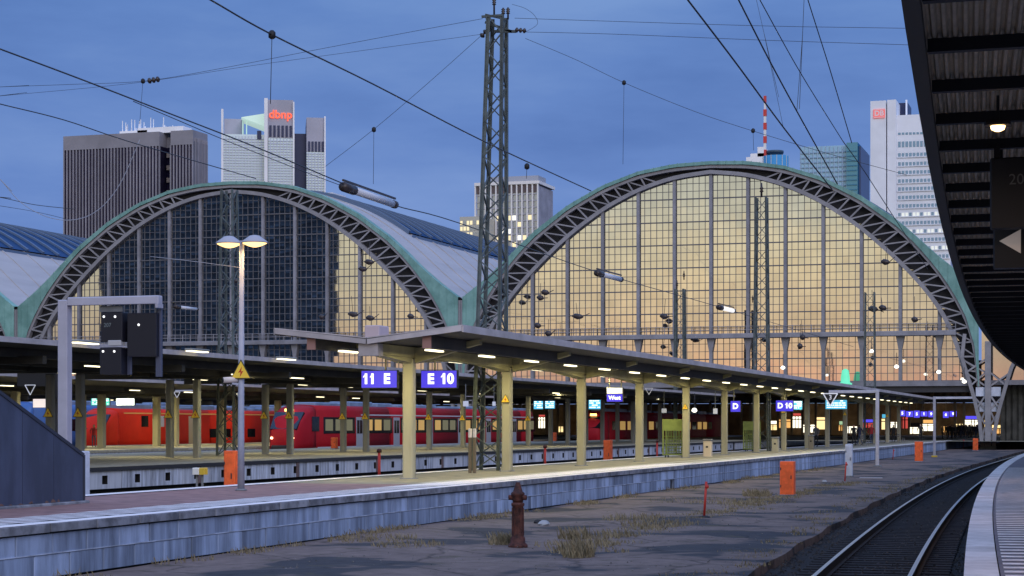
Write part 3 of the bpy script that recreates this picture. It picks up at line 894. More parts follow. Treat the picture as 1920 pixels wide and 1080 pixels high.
while x < 16:
    w = U(.7, 2.4)
    if x > -58 or R() < .16:
        z0 = U(1.1, 2.2); z1 = z0 + U(.7, 2.0)
        sw = MB().box(x, x + w, 318.0, 318.12, z0, z1).part('shop_window', random.choice(SHOPW[:3] * 4 + SHOPW), con)
        fm = MB()
        for k in range(random.choice((1, 2, 3))):
            xx = x + w * U(.1, .9); fm.box(xx - .06, xx + .06, 317.93, 317.995, z0, z1)
        fm.box(x, x + w, 317.9, 317.99, z0 + (z1 - z0) * .72, z0 + (z1 - z0) * .8)
        fm.part('frame', DARKST, sw)
        if R() < .6: MB().box(x + .1, x + w - .1, 317.9, 318.05, z1 + .15, z1 + U(.4, .8)).part('shop_sign', random.choice(SHOPW + [BLUEG, CYANG, BLUEG, DARKST]), con)
    MB().box(x + w, x + w + 0.35, 317.7, 318.3, H, 6.2).part('pillar', mat('shop_pillar', (0.24, 0.2, 0.13), 0.6), con)
    x += w + 0.35 + (U(0, 2) if R() < 0.35 else 0)
def sign_board(x0, x1, y, z0, z1, m, txt=None, label='', group=None, cat='sign', mtxt=None, name='station_sign', rods=None, size=None, dep=0.16):
    root = thing(name, label, cat, ((x0 + x1) / 2, y, z0), group)
    MB().bbox(x0 - 0.02, x1 + 0.02, y, y + dep, z0 - 0.02, z1 + 0.02, 0.012).part('case', DARKST, root)
    MB().quad((x0, y - 0.004, z0), (x1, y - 0.004, z0), (x1, y - 0.004, z1), (x0, y - 0.004, z1)).part('face', m, root)
    if txt:
        mb = MB()
        for s_, fx, fz, sz in txt:
            text_on(mb, s_, sz, (x0 + (x1 - x0) * fx, y - 0.010, z0 + (z1 - z0) * fz), sz * 0.05)
        mb.part('lettering', mtxt or WHITEG, root)
    if rods:
        mb = MB()
        for fx in rods[0]:
            mb.tube([(x0 + (x1 - x0) * fx, y + dep / 2, z1), (x0 + (x1 - x0) * fx, y + dep / 2, rods[1])], 0.03, 6)
        mb.part('hanger', mat('hanger_paint', (0.4, 0.38, 0.25), 0.5), root)
    return root
# row of small blue line signs deep in the hall
for i in range(7):
    p = at_y(1692 + i * 13.5 + (14 if i > 4 else 0), 775 + (i % 3) * 2, 300 + i * 3)
    w = U(0.85, 1.15)
    sign_board(p.x - w / 2, p.x + w / 2, 300 + i * 3, 3.9 - .1 * (i % 3), 4.8 - .1 * (i % 2), BLUEG, [(random.choice(['1', '9', '7', '8', '5', '6']), 0.5, 0.5, 0.6)], f'{ORD[i]} from the left in the distant row of small lit blue number signs', 'distant blue number signs in the hall', rods=((0.5,), 6.4))
# ================================================================== skyline
RIBM = mat('brown_concrete_rib', (0.28, 0.27, 0.30), 0.7, noise=0.12, nscale=0.1)
BROWNG = glassy('bronze_tower_glass', (0.022, 0.02, 0.045), (0.07, 0.06, 0.14), 0.4, 0.2)
WHITEB = mat('white_cladding', (0.80, 0.80, 0.82), 0.5, noise=0.06, nscale=0.1)
def bx(px0, px1, pyt, Y, depth, z0=0):
    a, b = at_y(px0, pyt, Y), at_y(px1, pyt, Y)
    return a.x, b.x, Y, Y + depth, z0, (a.z + b.z) / 2
# brown ribbed tower
Y = 470
x0, x1, _, _, _, zt = bx(121, 362, 250, Y, 1)
xs = at_x  # depth from the right flank
d_side = None
lo_, hi_ = 1, 200
for _ in range(40):
    md = (lo_ + hi_) / 2
    X = x1; yy = Y + md
    px = 960 + FPX * (X * CT + yy * ST) / (-X * ST + yy * CT)
    if px < 388: lo_ = md
    else: hi_ = md
dep = lo_
t1 = thing('office_tower', 'dark brown office tower with close vertical concrete ribs left of the glass tower', 'office tower', ((x0 + x1) / 2, Y, 0))
xn0, xn1 = at_y(300, 250, Y).x, at_y(321, 250, Y).x
zs = zt - (278 - 250) / FPX * 500
mb = MB().box(x0, xn0, Y, Y + dep, 0, zs).box(xn0, xn1, Y + 4, Y + dep, 0, zs).box(xn1, x1, Y, Y + dep, 0, zs)
mb.part('glass_body', BROWNG, t1)
mb = MB().box(x0 - .2, xn0, Y - .35, Y + dep, zs, zt).box(xn0, xn1, Y + 4, Y + dep, zs, zt - 1).box(xn1, x1 + .2, Y - .35, Y + dep, zs, zt)
mb.part('parapet_band', RIBM, t1)
rw = 0.27
def ribs_between(a, b, n):
    for i in range(n + 1):
        x = a + (b - a) * i / n
        MB().box(x - rw / 2, x + rw / 2, Y - 0.5, Y - 0.002, 0, zs + 0.1).part('rib', RIBM, t1)
ribs_between(x0, xn0, 30); ribs_between(xn1, x1, 7)
for i in range(9):
    yy = Y + .6 + i * (dep - 1.2) / 8
    MB().box(x1 + 0.002, x1 + 0.5, yy - .1, yy + .1, 0, zt - 2).part('rib', RIBM, t1)
MB().box(x1 + 0.01, x1 + 0.3, Y, Y + dep, 0, zt - 3).part('flank', mat('grey_flank', (0.16, 0.165, 0.2), 0.6, noise=.1, nscale=.05), t1)
for i in range(16):
    z = zs - 2 - i * 3.4
    MB().box(xn0 + 0.3, xn1 - 0.3, Y + 3.2, Y + 3.99, z - 0.8, z + 0.5).part('balcony', mat('warm_balcony', (0.32, 0.27, 0.24), 0.7), t1)
pl_ = MB().box(xn0 - 8, xn0 + 6, Y + 2, Y + 7, zt, zt + 1.6).box(x0 + 16, xn0 - 5, Y + 2, Y + 7, zt, zt + 1.0)
for i in range(22):
    xx = U(x0 + 14, xn0 + 4); pl_.box(xx - .08, xx + .08, Y + 3, Y + 3.2, zt, zt + U(1.5, 4.5))
pl_.part('roof_plant', WHITEB, t1)
# glass tower with red sign
Y = 560
c2 = at_y(512, 798, Y)
t2 = thing('glass_tower', 'bright glass office tower of stepped slabs with a lit red sign near the top', 'office tower', (c2.x, Y, 0))
d2 = -c2.x * ST + Y * CT
def AQ(px, py, yy):      # a point on the tower's own front plane, before the tower is turned
    return Vector((c2.x + (px - 512) * d2 / FPX * .99, yy, EYE - (py - 798) / FPX * d2))
CURT = glassy('pale_curtain_glass', (0.56, 0.70, 0.82), (0.75, 0.80, 0.86), 0.35, 0.12)
GREYS = mat('grey_screen', (0.40, 0.40, 0.47), 0.5, noise=.08, nscale=.1)
NAVY = mat('navy_flank', (0.02, 0.03, 0.09), 0.4)
def blk(px0, px1, pyt, dy, dep, m, nm='slab', pyb=None, lab=None, par=None):
    a, b = AQ(px0, pyt, Y + dy), AQ(px1, pyt, Y + dy)
    x0, x1, y0, y1, z0, z1 = a.x, b.x, Y + dy, Y + dy + dep, 0, (a.z + b.z) / 2
    if pyb: z0 = AQ((px0 + px1) / 2, pyb, Y + dy).z
    return MB().box(x0, x1, y0, y1, z0, z1).part(nm, m, par or t2)
blk(418, 497, 253, 0, 14, CURT, 'glass_slab')
blk(440, 604, 262, 8, 12, mat('blue_core', (.20, .26, .38), .5), 'core_slab')
blk(415, 419, 207, -1, 3, WHITEB, 'fin')
blk(419, 456, 215, 10, 3, GREYS, 'screen_wall', 262)
blk(482, 490, 246, -0.5, 14, NAVY, 'roof_opening', 262)
# tilted lit sail roof
a, b, c = AQ(452, 219, Y + 2), AQ(497, 211, Y + 2), AQ(497, 236, Y + 2)
a2, b2, c3 = [p + Vector((0, 18, 1)) for p in (a, b, c)]
MB().add([a, b, c, a2, b2, c3], [(0, 2, 1), (3, 4, 5), (0, 1, 4, 3), (1, 2, 5, 4), (2, 0, 3, 5)]).part('sail_roof', glow('pale_cyan_roof_light', (0.60, 0.80, 0.72), 0.60), t2)
for px in (455, 462):
    blk(px - 1, px + 1, 223, 4, 1, glow('roof_prop_light', (0.6, .9, .75), .5), 'prop', 250)
blk(497, 550, 190, -3, 24, GREYS, 'crown_slab', 262)
blk(495.5, 502, 188, -4, 3, WHITEB, 'fin')
blk(503, 550, 261, -3, 24, CURT, 'glass_slab')
blk(549, 552, 194, -4, 2, WHITEB, 'fin')
for i in range(6):
    blk(505 + i * 7.6, 509.3 + i * 7.6, 238, -3.3, .3, NAVY, 'louvre', 259)
blk(552, 577, 247, 3, 26, NAVY, 'dark_flank')
blk(575, 610, 219, 0, 22, GREYS, 'crown_slab', 284)
blk(575, 609, 283, 0, 22, CURT, 'glass_slab')
blk(608.5, 611, 217, -1, 2, WHITEB, 'fin')
for i in range(5):
    blk(578 + i * 6.4, 582 + i * 6.4, 264, -.3, .3, NAVY, 'louvre', 283)
mb = MB()
for px in [424 + 6 * i for i in range(12)] + [507 + 6.2 * i for i in range(7)] + [579 + 6 * i for i in range(5)]:
    dy = 0 if px < 497 else (-3 if px < 552 else 0); pt = 256 if px < 497 else (262 if px < 552 else 285)
    p = AQ(px, pt, Y + dy - .2); mb.box(p.x - .14, p.x + .14, Y + dy - .35, Y + dy - .002, 0, p.z)
for pyy in range(262, 372, 5):
    for (pa, pb, dy, top) in ((419, 497, 0, 256), (503, 550, -3, 263), (575, 609, 0, 285)):
        if pyy > top:
            a, b = AQ(pa, pyy, Y + dy - .2), AQ(pb, pyy, Y + dy - .2); mb.box(a.x, b.x, Y + dy - .3, Y + dy - .003, a.z - .12, a.z + .12)
mb.part('facade_grid', mat('pale_grid', (0.52, 0.57, 0.66), 0.5), t2)
mb = MB(); p = AQ(526, 218, Y - 3.3)
text_on(mb, 'dbnp', 3.7, (p.x, Y - 3.4, p.z), 0.035, sx=1.0)
mb.part('red_lettering', glow('red_neon', (1.0, 0.10, 0.04), 1.5), t2)
# turn the tower so that its slabs face south-west, as their receding roof lines show
t2.rotation_euler = (0, 0, math.radians(24.6))
AQ = at_y
# small pale block right of it
single('roof_cabin', MB().box(*bx(611, 624, 361, 420, 8, 20)), mat('pale_cabin', (0.75, 0.77, 0.8), .5), 'small pale box peeping over the arch right of the glass tower', 'building', (at_y(617, 798, 420).x, 420, 20))
# white frame office block
Y = 480
t3 = thing('office_block', 'white framed office block with a few lit windows between the two arches', 'office building', (at_y(950, 798, Y).x, Y, 0))
x0, x1, _, _, _, zt = bx(891, 1008, 343, Y, 1)
lo_, hi_ = 1, 200
for _ in range(40):
    md = (lo_ + hi_) / 2; yy = Y + md
    px = 960 + FPX * (x1 * CT + yy * ST) / (-x1 * ST + yy * CT)
    if px < 1036: lo_ = md
    else: hi_ = md
dep = lo_
BG2 = glassy('grey_office_glass', (0.16, 0.19, 0.25), (0.5, 0.55, 0.62), 0.5, 0.2)
WARMF = mat('white_frame', (0.82, 0.79, 0.76), 0.5)
MB().box(x0 + .3, x1 - .3, Y + .6, Y + dep, 0, zt - .5).part('body', BG2, t3)
MB().box(x1 - .29, x1 + .1, Y + .6, Y + dep, 0, zt - .9).part('side_wall', mat('grey_side_wall', (0.33, 0.32, 0.36), .7, noise=.15, nscale=.3), t3)
MB().box(x0 - .2, x1 + .5, Y - .2, Y + dep + .5, zt - .5, zt + .3).part('roof_edge', WARMF, t3)
MB().box(x0 + 3, x1 - 1, Y + 4, Y + dep - 3, zt + .3, zt + 2.2).part('penthouse', mat('grey_penthouse', (.33, .34, .38), .6), t3)
for i in range(13):
    x = x0 + (x1 - x0) * i / 12
    MB().box(x - .17, x + .17, Y - .1, Y + .58, 0, zt - .52).part('fin', WARMF, t3)
for j in range(14):
    z = zt - 3.0 - j * 1.75
    MB().box(x0 + .2, x1 - .2, Y + .3, Y + .59, z - .2, z + .12).part('floor_band', mat('grey_floor_band', (.42, .42, .45), .6), t3)
for i in range(12):
    a = x0 + (x1 - x0) * i / 12 + .22
    MB().box(a, a + (x1 - x0) / 12 - .44, Y + .25, Y + .3, zt - 2.6, zt - .7).part('louvre', mat('brown_louvre', (.12, .09, .09), .6), t3)
WARMW = glow('warm_office_window', (1.0, 0.85, 0.5), .75)
for k in range(34):
    i = random.randrange(12); j = random.randrange(4, 14)
    a = x0 + (x1 - x0) * i / 12 + .22; z = zt - 3.0 - j * 1.75
    MB().box(a, a + (x1 - x0) / 12 - .44, Y + .27, Y + .29 + k * 0.0004, z + .15, z + 1.4).part('window', WARMW if k % 3 else glow('white_office_window', (1, .97, .85), 1.0), t3)
Y = 470
t3b = thing('office_block', 'low pale office wing with yellow lit floors left of the tall lattice mast', 'office building', (at_y(880, 798, Y).x, Y, 0))
x0, x1, _, _, _, zt = bx(862, 905, 406, Y, 1)
MB().box(x0, x1, Y, Y + 14, 0, zt).part('body', mat('pale_wing', (.52, .5, .42), .6), t3b)
for j in range(9):
    for i in range(7):
        a = x0 + (x1 - x0) * i / 7; z = zt - 1.6 - j * 1.5
        MB().box(a + .15, a + (x1 - x0) / 7 - .12, Y - .06, Y - .003, z - .5, z + .5).part('window', WARMW if R() < .4 else BG2, t3b)
# round tower with red and white mast
Y = 900
t4 = thing('round_tower', 'round blue glass tower top with a red and white striped mast', 'office tower', (at_y(1452, 798, Y).x, Y, 0))
c = at_y(1451, 290, Y); ra = 24 / FPX * 905
BLG = glassy('blue_tower_glass', (0.07, 0.30, 0.55), (0.5, 0.70, 0.9), 0.12, 0.2)
m = MB(); zt = c.z
m.lathe((c.x, Y + ra, 0), [(ra, 0), (ra, zt), (ra * .96, zt)], 28); m.part('drum', BLG, t4)
MB().lathe((c.x - .5, Y + ra, zt), [(ra * .62, 0), (ra * .62, 1.4), (ra * .68, 1.4), (ra * .68, 2.6), (0.1, 2.7)], 24).part('crown_ring', mat('dark_teal_ring', (.05, .09, .13), .5), t4)
for k in range(14):
    an = 2 * math.pi * k / 14
    MB().cbox((c.x + math.cos(an) * ra, Y + ra + math.sin(an) * ra, zt / 2), .35, .35, zt).part('mullion', mat('pale_mullion', (.5, .58, .66), .5), t4)
x0, x1, y0_, y1_, _, z1 = bx(1399, 1432, 294, Y + 4, 12)
MB().box(x0, x1, y0_, y1_, 0, z1).box(x0 + 2, x1, y0_, y1_, z1, z1 + 1.6).box(x1 - 3, x1, y0_, y1_, z1, z1 + 4.6).part('stepped_block', WHITEB, t4)
mx_ = at_y(1434.5, 280, Y + 5); ztop = at_y(1434.5, 180, Y + 5).z; zb = zt
nseg = 9; RD, WH = mat('mast_red', (.62, .06, .05), .5), mat('mast_white', (.8, .8, .8), .5)
for i in range(nseg):
    za, zc = zb + (ztop - zb) * i / nseg, zb + (ztop - zb) * (i + 1) / nseg
    w = 1.5 if i % 2 == 0 else 1.15
    MB().cbox((mx_.x, Y + 5, (za + zc) / 2), w * (0.8 if i > 6 else 1), w, zc - za).part('mast_section', RD if i % 2 == 0 else WH, t4)
# teal glass tower
Y = 700
t5 = thing('glass_tower', 'teal and navy glass tower half hidden between striped mast and white tower', 'office tower', (at_y(1565, 798, Y).x, Y, 0))
TEAL = glassy('pale_teal_glass', (0.32, 0.52, 0.68), (0.5, 0.72, 0.85), 0.12, 0.2)
TEAL2 = glassy('deep_teal_glass', (0.03, 0.14, 0.24), (0.2, 0.42, 0.6), 0.4, 0.2)
blk(1500, 1588, 274, 0, 36, TEAL, 'pale_slab', None, None, t5); blk(1587, 1608, 267, -2, 30, TEAL2, 'corner_slab', None, None, t5)
blk(1606, 1614, 274, 2, 26, mat('navy_glass', (.07, .10, .20), .4), 'side_slab', None, None, t5)
for i in range(11):
    blk(1501 + i * 7.8, 1502.2 + i * 7.8, 274, -.4, .39, mat('teal_mullion', (.42, .56, .70), .5), 'mullion', None, None, t5)
for j in range(10):
    a, b = at_y(1500, 288 + j * 9, Y), at_y(1588, 288 + j * 9, Y)
    MB().box(a.x, b.x, Y - .3, Y - .005, a.z - .22, a.z + .22).part('floor_band', mat('teal_band', (.24, .38, .52), .5), t5)
for j in range(10):
    a, b = at_y(1588, 284 + j * 9, Y - 2), at_y(1607, 284 + j * 9, Y - 2)
    MB().box(a.x, b.x, Y - 2.3, Y - 2.005, a.z - .2, a.z + .2).part('floor_band', mat('teal_band2', (.05, .2, .3), .5), t5)
# white tower with window rows and red emblem
Y = 430
t6 = thing('office_tower', 'white tower with rows of small blue windows and a red square emblem', 'office tower', (at_y(1710, 798, Y).x, Y, 0))
SILV = mat('silver_white_panel', (0.80, 0.82, 0.86), 0.4, noise=.05, nscale=.2)
blk(1632, 1661, 189, 0, 20, SILV, 'stair_shaft', None, None, t6); blk(1663.5, 1680, 187, .6, 20, SILV, 'stair_shaft', None, None, t6)
blk(1660, 1665, 190, 2.5, 18, DARKST, 'shaft_gap', None, None, t6)
blk(1681, 1702, 193, 9, 8, NAVY, 'plant_room', 222, None, t6); blk(1698, 1701, 187, 8, .5, SILV, 'pole', 222, None, t6)
blk(1679.5, 1782, 214, 2, 30, SILV, 'main_slab', None, None, t6)
x1 = at_y(1782, 214, Y + 2).x
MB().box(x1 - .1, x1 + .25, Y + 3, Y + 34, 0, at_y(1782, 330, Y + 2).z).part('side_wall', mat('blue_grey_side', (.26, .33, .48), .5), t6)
BW = glassy('blue_strip_window', (0.10, 0.20, 0.34), (0.35, 0.5, 0.7), 0.4, 0.2)
ROWS = [248, 268, 288, 305, 321, 337, 352, 368, 384, 400, 416, 432, 448, 464, 480]
wm = None
for j, py in enumerate(ROWS):
    for i in range(14):
        px = 1684 + i * 6.9
        hh = 4 if j == 0 else (10.5 if j == 1 else 7)
        a, b = at_y(px, py + (1781 - px) * 0.03 - hh / 2, Y + 2), at_y(px + 4.8, py + (1781 - px) * 0.03 + hh / 2, Y + 2)
        MB().box(a.x, b.x, Y + 1.95, Y + 1.995, b.z, a.z).part('window', BW if not (j in (9, 11, 13) and (i * 7 + j) % 3) else glow('pale_lit_window', (.9, .93, .85), .55), t6)
    if j > 1:
        a, b = at_y(1682, py + 6, Y + 2), at_y(1781, py + 5, Y + 2)
        MB().box(a.x, b.x, Y + 1.8, Y + 1.998, (a.z + b.z) / 2 - .12, (a.z + b.z) / 2 + .12).part('sill_band', mat('pale_sill', (.74, .76, .8), .5), t6)
p = at_y(1648.5, 213, Y); w = 10.5 / FPX * 445
em = MB().bbox(p.x - w, p.x + w, Y - .25, Y - .02, p.z - w * .78, p.z + w * .78, .1).part('emblem', glow('red_emblem_light', (.70, .16, .16), .8), t6)
mb = MB(); text_on(mb, 'DB', 1.6, (p.x, Y - .28, p.z), .04)
mb.box(p.x - w * .9, p.x + w * .9, Y - .29, Y - .26, p.z + w * .62, p.z + w * .7); mb.box(p.x - w * .9, p.x + w * .9, Y - .29, Y - .26, p.z - w * .7, p.z - w * .62)
mb.part('letters', mat('emblem_white', (.9, .8, .8), .5), em)
# ================================================================== canopies
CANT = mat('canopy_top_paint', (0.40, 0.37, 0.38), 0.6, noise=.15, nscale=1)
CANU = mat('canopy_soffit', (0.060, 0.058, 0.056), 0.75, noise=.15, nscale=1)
CANB = mat('canopy_beam_paint', (0.30, 0.28, 0.16), 0.6, noise=.1, nscale=2)
COLM = mat('platform_column_paint', (0.35, 0.33, 0.24), 0.7, noise=.12, nscale=1.5, bump=.06, streak=(1, 1, .2))
COLG = mat('grey_column_paint', (0.26, 0.265, 0.25), 0.7, noise=.15, nscale=1.5, streak=(1, 1, .2))
TUBE = glow('canopy_tube_light', (1.0, 0.90, 0.58), 2.6)
def area(name, loc, sx, sy, power, col, rot=(0, 0, 0)):
    l = bpy.data.lights.new(name, 'AREA'); l.shape = 'RECTANGLE'; l.size, l.size_y = sx, sy; l.energy = power; l.color = col
    o = bpy.data.objects.new(name, l); COL.objects.link(o); o.location = loc; o.rotation_euler = rot
    return o
light_proto = None
def canopy_light(loc, group, label, power, lamp=True, lx=0.16, ly=1.25):
    root = thing('canopy_light', label, 'light', loc, group)
    w = loc
    m = MB().bbox(w[0] - lx / 2 - .03, w[0] + lx / 2 + .03, w[1] - ly / 2 - .04, w[1] + ly / 2 + .04, w[2], w[2] + .09, .02)
    m.part('housing', COLG, root)
    MB().bbox(w[0] - lx / 2, w[0] + lx / 2, w[1] - ly / 2, w[1] + ly / 2, w[2] - .05, w[2] - .002, .015).part('tube', TUBE, root)
    if lamp:
        a = area('tube_glow', (0, 0, -0.07), lx, ly, power, (1.0, 0.86, 0.42)); a.parent = root
    return root
def butterfly(name, label, xc, hw, ze, zv, y0, y1, cols, xcols, colw, purl, arms=True, colmat=None, group='platform canopies'):
    root = thing(name, label, 'platform canopy', (xc, y0, H), group)
    th = 0.13
    for s_ in (-1, 1):
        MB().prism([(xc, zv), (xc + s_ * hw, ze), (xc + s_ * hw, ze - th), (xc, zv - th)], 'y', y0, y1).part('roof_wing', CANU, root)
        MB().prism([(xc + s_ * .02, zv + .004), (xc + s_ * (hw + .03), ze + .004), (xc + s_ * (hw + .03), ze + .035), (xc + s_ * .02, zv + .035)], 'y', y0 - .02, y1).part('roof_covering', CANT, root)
        MB().box(min(xc + s_ * hw, xc + s_ * (hw + .05)), max(xc + s_ * hw, xc + s_ * (hw + .05)), y0, y1, ze - .17, ze + .001).part('edge_trim', CANT, root)
        MB().prism([(xc + s_ * .02, zv - .02), (xc + s_ * hw, ze - .0), (xc + s_ * hw, ze - .14), (xc + s_ * .02, zv - .16)], 'y', y0 - .05, y0 - .003).part('end_trim', CANT, root)
        for f in purl:
            x = xc + s_ * hw * f; z = zv + (ze - zv) * f - th
            MB().box(x - .1, x + .1, y0 + .15, y1, z - .34, z - .003).part('purlin', CANU, root)
            MB().box(x - .13, x + .13, y0 + .1, y0 + .148, z - .36, z - .004).part('purlin_cap', mat('rusty_cap', (.30, .17, .15), .7), root)
    if arms:
        zb = zv - th
        MB().box(xc - .22, xc + .22, y0 + .5, y1, zb - .30, zb - .003).part('spine_beam', CANB, root)
        MB().bbox(xc - .3, xc + .3, y0 + .06, y0 + .5, zb - .36, zb - .003, .02).part('spine_end', CANT, root)
    for i, y in enumerate(cols):
        for xk in xcols:
            zt = zv - th - .302 if arms else zv - .5
            w = colw
            MB().bbox(xk - w / 2, xk + w / 2, y - w / 2, y + w / 2, H, zt, .05).part('column', colmat or COLM, root)
        if arms:
            zb = zv - th
            for s_ in (-1, 1):
                f = .80; dz = (ze - zv) * f
                MB().prism([(xc + s_ * .22, zb - .02), (xc + s_ * hw * f, zb + dz - .05), (xc + s_ * hw * f, zb + dz - .17), (xc + s_ * .24, zb - .48)], 'y', y - .13, y + .13).part('bracket', CANB, root)
            for s_ in (-1, 1):
                MB().prism([(y + s_ * .15, zb - .303), (y + s_ * 3.0, zb - .303), (y + s_ * .15, zb - .47)], 'x', xc - .15, xc + .15).part('haunch', CANB, root)
        else:
            MB().box(xc - hw * .9, xc + hw * .9, y - .14, y + .14, zv - .46, zv - .16).part('cross_beam', CANU, root)
    return root
XC = -20.3
COLY = [54.1 + 9.75 * i for i in range(15)]
butterfly('platform_canopy', 'near butterfly roof canopy with yellow-lit columns over the middle platform', XC, 2.85, 5.24, 4.93, 50.7, 197, COLY, [XC], .33, [.62])
for i in range(29):
    y = 52.6 + i * 4.875
    if i % 2 == 0 or True:
        canopy_light((-18.95, y, 4.66), 'strip lights under the near canopy', f'{ORD[i]} lit strip light in the right-hand row under the near butterfly canopy', 66, lamp=(i < 16))
    if i % 2 == 0 and i < 14:
        canopy_light((-21.65, y, 4.66), 'strip lights under the near canopy', f'{ORD[i // 2]} lit strip light in the left-hand row under the near butterfly canopy', 66, lamp=(i < 10))
single('roof_hatch', MB().bbox(-20.5, -20.05, 51.0, 51.8, 4.96, 5.32, .03), mat('pinkish_box', (.5, .4, .42), .6), 'small pale box on the front edge of the near butterfly canopy', 'roof box', (-20.3, 51.4, 4.96))
# canopy two (tracks 11/12): two close rows of grey columns
Y2 = [86.4 + 11.3 * i for i in range(-3, 10)]
butterfly('platform_canopy', 'long dark canopy on paired grey columns behind the near canopy', -44.4, 6.4, 5.62, 5.25, 48, 198, Y2, [-43.7, -45.2], .34, [.3, .72], False, COLG)
for i in range(20):
    y = 58 + i * 7
    for x in (-41.2, -47.6):
        canopy_light((x, y + (1.5 if x < -45 else 0), 4.98), 'strip lights under the long dark canopy', f'{ORD[i]} lit strip light in the {"nearer" if x > -45 else "farther"} row under the long dark canopy', 130, lamp=(3 < i < 13 and i % 2 == 0), ly=1.5)
for px, py in ((160, 640), (370, 656), (537, 671)):
    p = at_x(px, py, -37.6)
    canopy_light((p.x, p.y, p.z - .05), 'strip lights on the roof edge', {160: 'white strip light on the long canopy edge left of the black signal heads', 370: 'white strip light on the long canopy edge beside the lamp post', 537: 'white strip light on the long canopy edge under the tip of the near canopy'}[px], 0, False, .3, 1.6)
Y3 = [100 + 11.3 * i for i in range(9)]
butterfly('platform_canopy', 'third canopy with yellowish columns beside the red trains', -70.4, 6.6, 5.6, 5.2, 92, 198, Y3, [-69.6, -71.2], .5, [.4], False, COLM)
for i in range(12):
    for x in (-66.5, -73.5):
        canopy_light((x, 97 + i * 8.3, 4.98), 'strip lights under the third canopy', f'{ORD[i]} lit strip light in the {"nearer" if x > -70 else "farther"} row under the third canopy', 260, lamp=(i % 2 == 0 and i < 10), ly=1.5)
Y4 = [124 + 12 * i for i in range(6)]
butterfly('platform_canopy', 'farthest canopy dimly seen beyond the orange-red train', -97, 6.4, 5.6, 5.2, 118, 198, Y4, [-97], .5, [.4], False, COLM)
for i in range(8):
    canopy_light((-94, 122 + i * 9, 4.98), 'strip lights under the farthest canopy', f'{ORD[i]} lit strip light in the row under the farthest canopy', 300, lamp=(i % 3 == 0), ly=1.5)
# our own dark canopy, corrugated underside on close cross beams
oc = thing('platform_canopy', 'dark corrugated steel canopy curving overhead above the platform edge', 'platform canopy', (1.0, 20, H), 'platform canopies')
CORR = mat('corrugated_sheet', (0.55, 0.46, 0.32), 0.6, noise=.2, nscale=2)
ZR = 6.05
def ex(y): return edge_x(y) - .40
pitch = 0.095
prof = []
k = 0
while k * pitch < 5.2:
    o_ = k * pitch
    prof += [(o_, 0.0), (o_ + pitch * .30, 0.0), (o_ + pitch * .5, .055), (o_ + pitch * .8, .055)]
    k += 1
mb = MB(); ys = [8 + 4.5 * i for i in range(41)]
for a, c in zip(ys, ys[1:]):
    ra_ = [(ex(a) + o_, a, ZR + z + .02) for o_, z in prof]; rb_ = [(ex(c) + o_, c, ZR + z + .02) for o_, z in prof]
    base = len(mb.v); mb.v += ra_ + rb_; n_ = len(prof)
    for q in range(n_ - 1):
        mb.f.append([base + q, base + q + 1, base + n_ + q + 1, base + n_ + q]); mb.m.append(0); mb.sm.append(False)
mb.part('corrugated_roof', CORR, oc)
mb = MB()
for a, c in zip(ys, ys[1:]):
    mb.loft([[(ex(y) - .12, y, ZR - .12), (ex(y) + .03, y, ZR - .12), (ex(y) + .03, y, ZR + .2), (ex(y) - .12, y, ZR + .2)] for y in (a, c)])
mb.part('eave_gutter', mat('dark_gutter', (.06, .055, .045), .6), oc)
for i in range(66):
    y = 9.5 + i * 2.2
    MB().box(ex(y) + .05, ex(y) + 8, y - .06, y + .06, ZR - .11, ZR + .015).part('cross_beam', BLACK, oc)
mb = MB()
for y0_, y1_ in zip(ys, ys[1:]):
    mb.loft([[(ex(y) + .0, y, ZR + .12), (ex(y) + 9, y, ZR + .12), (ex(y) + 9, y, ZR + .2), (ex(y) + .0, y, ZR + .2)] for y in (y0_, y1_)])
mb.part('roof_cover', BLACK, oc)
mb = MB()
for a, c in zip(ys, ys[1:]):
    mb.loft([[(ex(y) + 2.6, y, ZR - .75), (ex(y) + 2.9, y, ZR - .75), (ex(y) + 2.9, y, ZR - .302), (ex(y) + 2.6, y, ZR - .302)] for y in (a, c)])
mb.part('long_beam', BLACK, oc)
for i in range(9):
    y = 16 + i * 13
    MB().bbox(ex(y) + 4.2, ex(y) + 4.6, y - .2, y + .2, H, ZR - .3, .03).part('column', DARKST, oc)
# lamp under it
p = at_z(1871, 236, 5.72)
rl = thing('canopy_lamp', 'small lit warm lamp under the dark corrugated canopy', 'light', (p.x, p.y, p.z))
MB().bbox(p.x - .14, p.x + .14, p.y - .12, p.y + .12, p.z, p.z + .05, .02).part('housing', BLACK, rl)
MB().lathe((p.x, p.y, p.z - .06), [(.03, 0), (.07, .02), (.08, .058)], 14).part('bulb', glow('warm_bulb', (1, .62, .26), 6), rl)
a = area('lamp_glow', (0, 0, -.09), .15, .15, 34, (1, .62, .42)); a.parent = rl
for yy_, xx_ in ((33.5, .45), (45, 1.2), (57, 1.9)):
    dup(rl, (ex(yy_) + 2.2 + 0 * xx_, yy_, p.z), f'{ORD[int(yy_ // 12) - 1]} lit warm lamp past the hanging boards under the dark corrugated canopy', 'lamps along the dark canopy')
MB().beam((p.x, p.y, p.z + .05), (p.x, p.y, ZR), .03).part('stem', BLACK, rl)
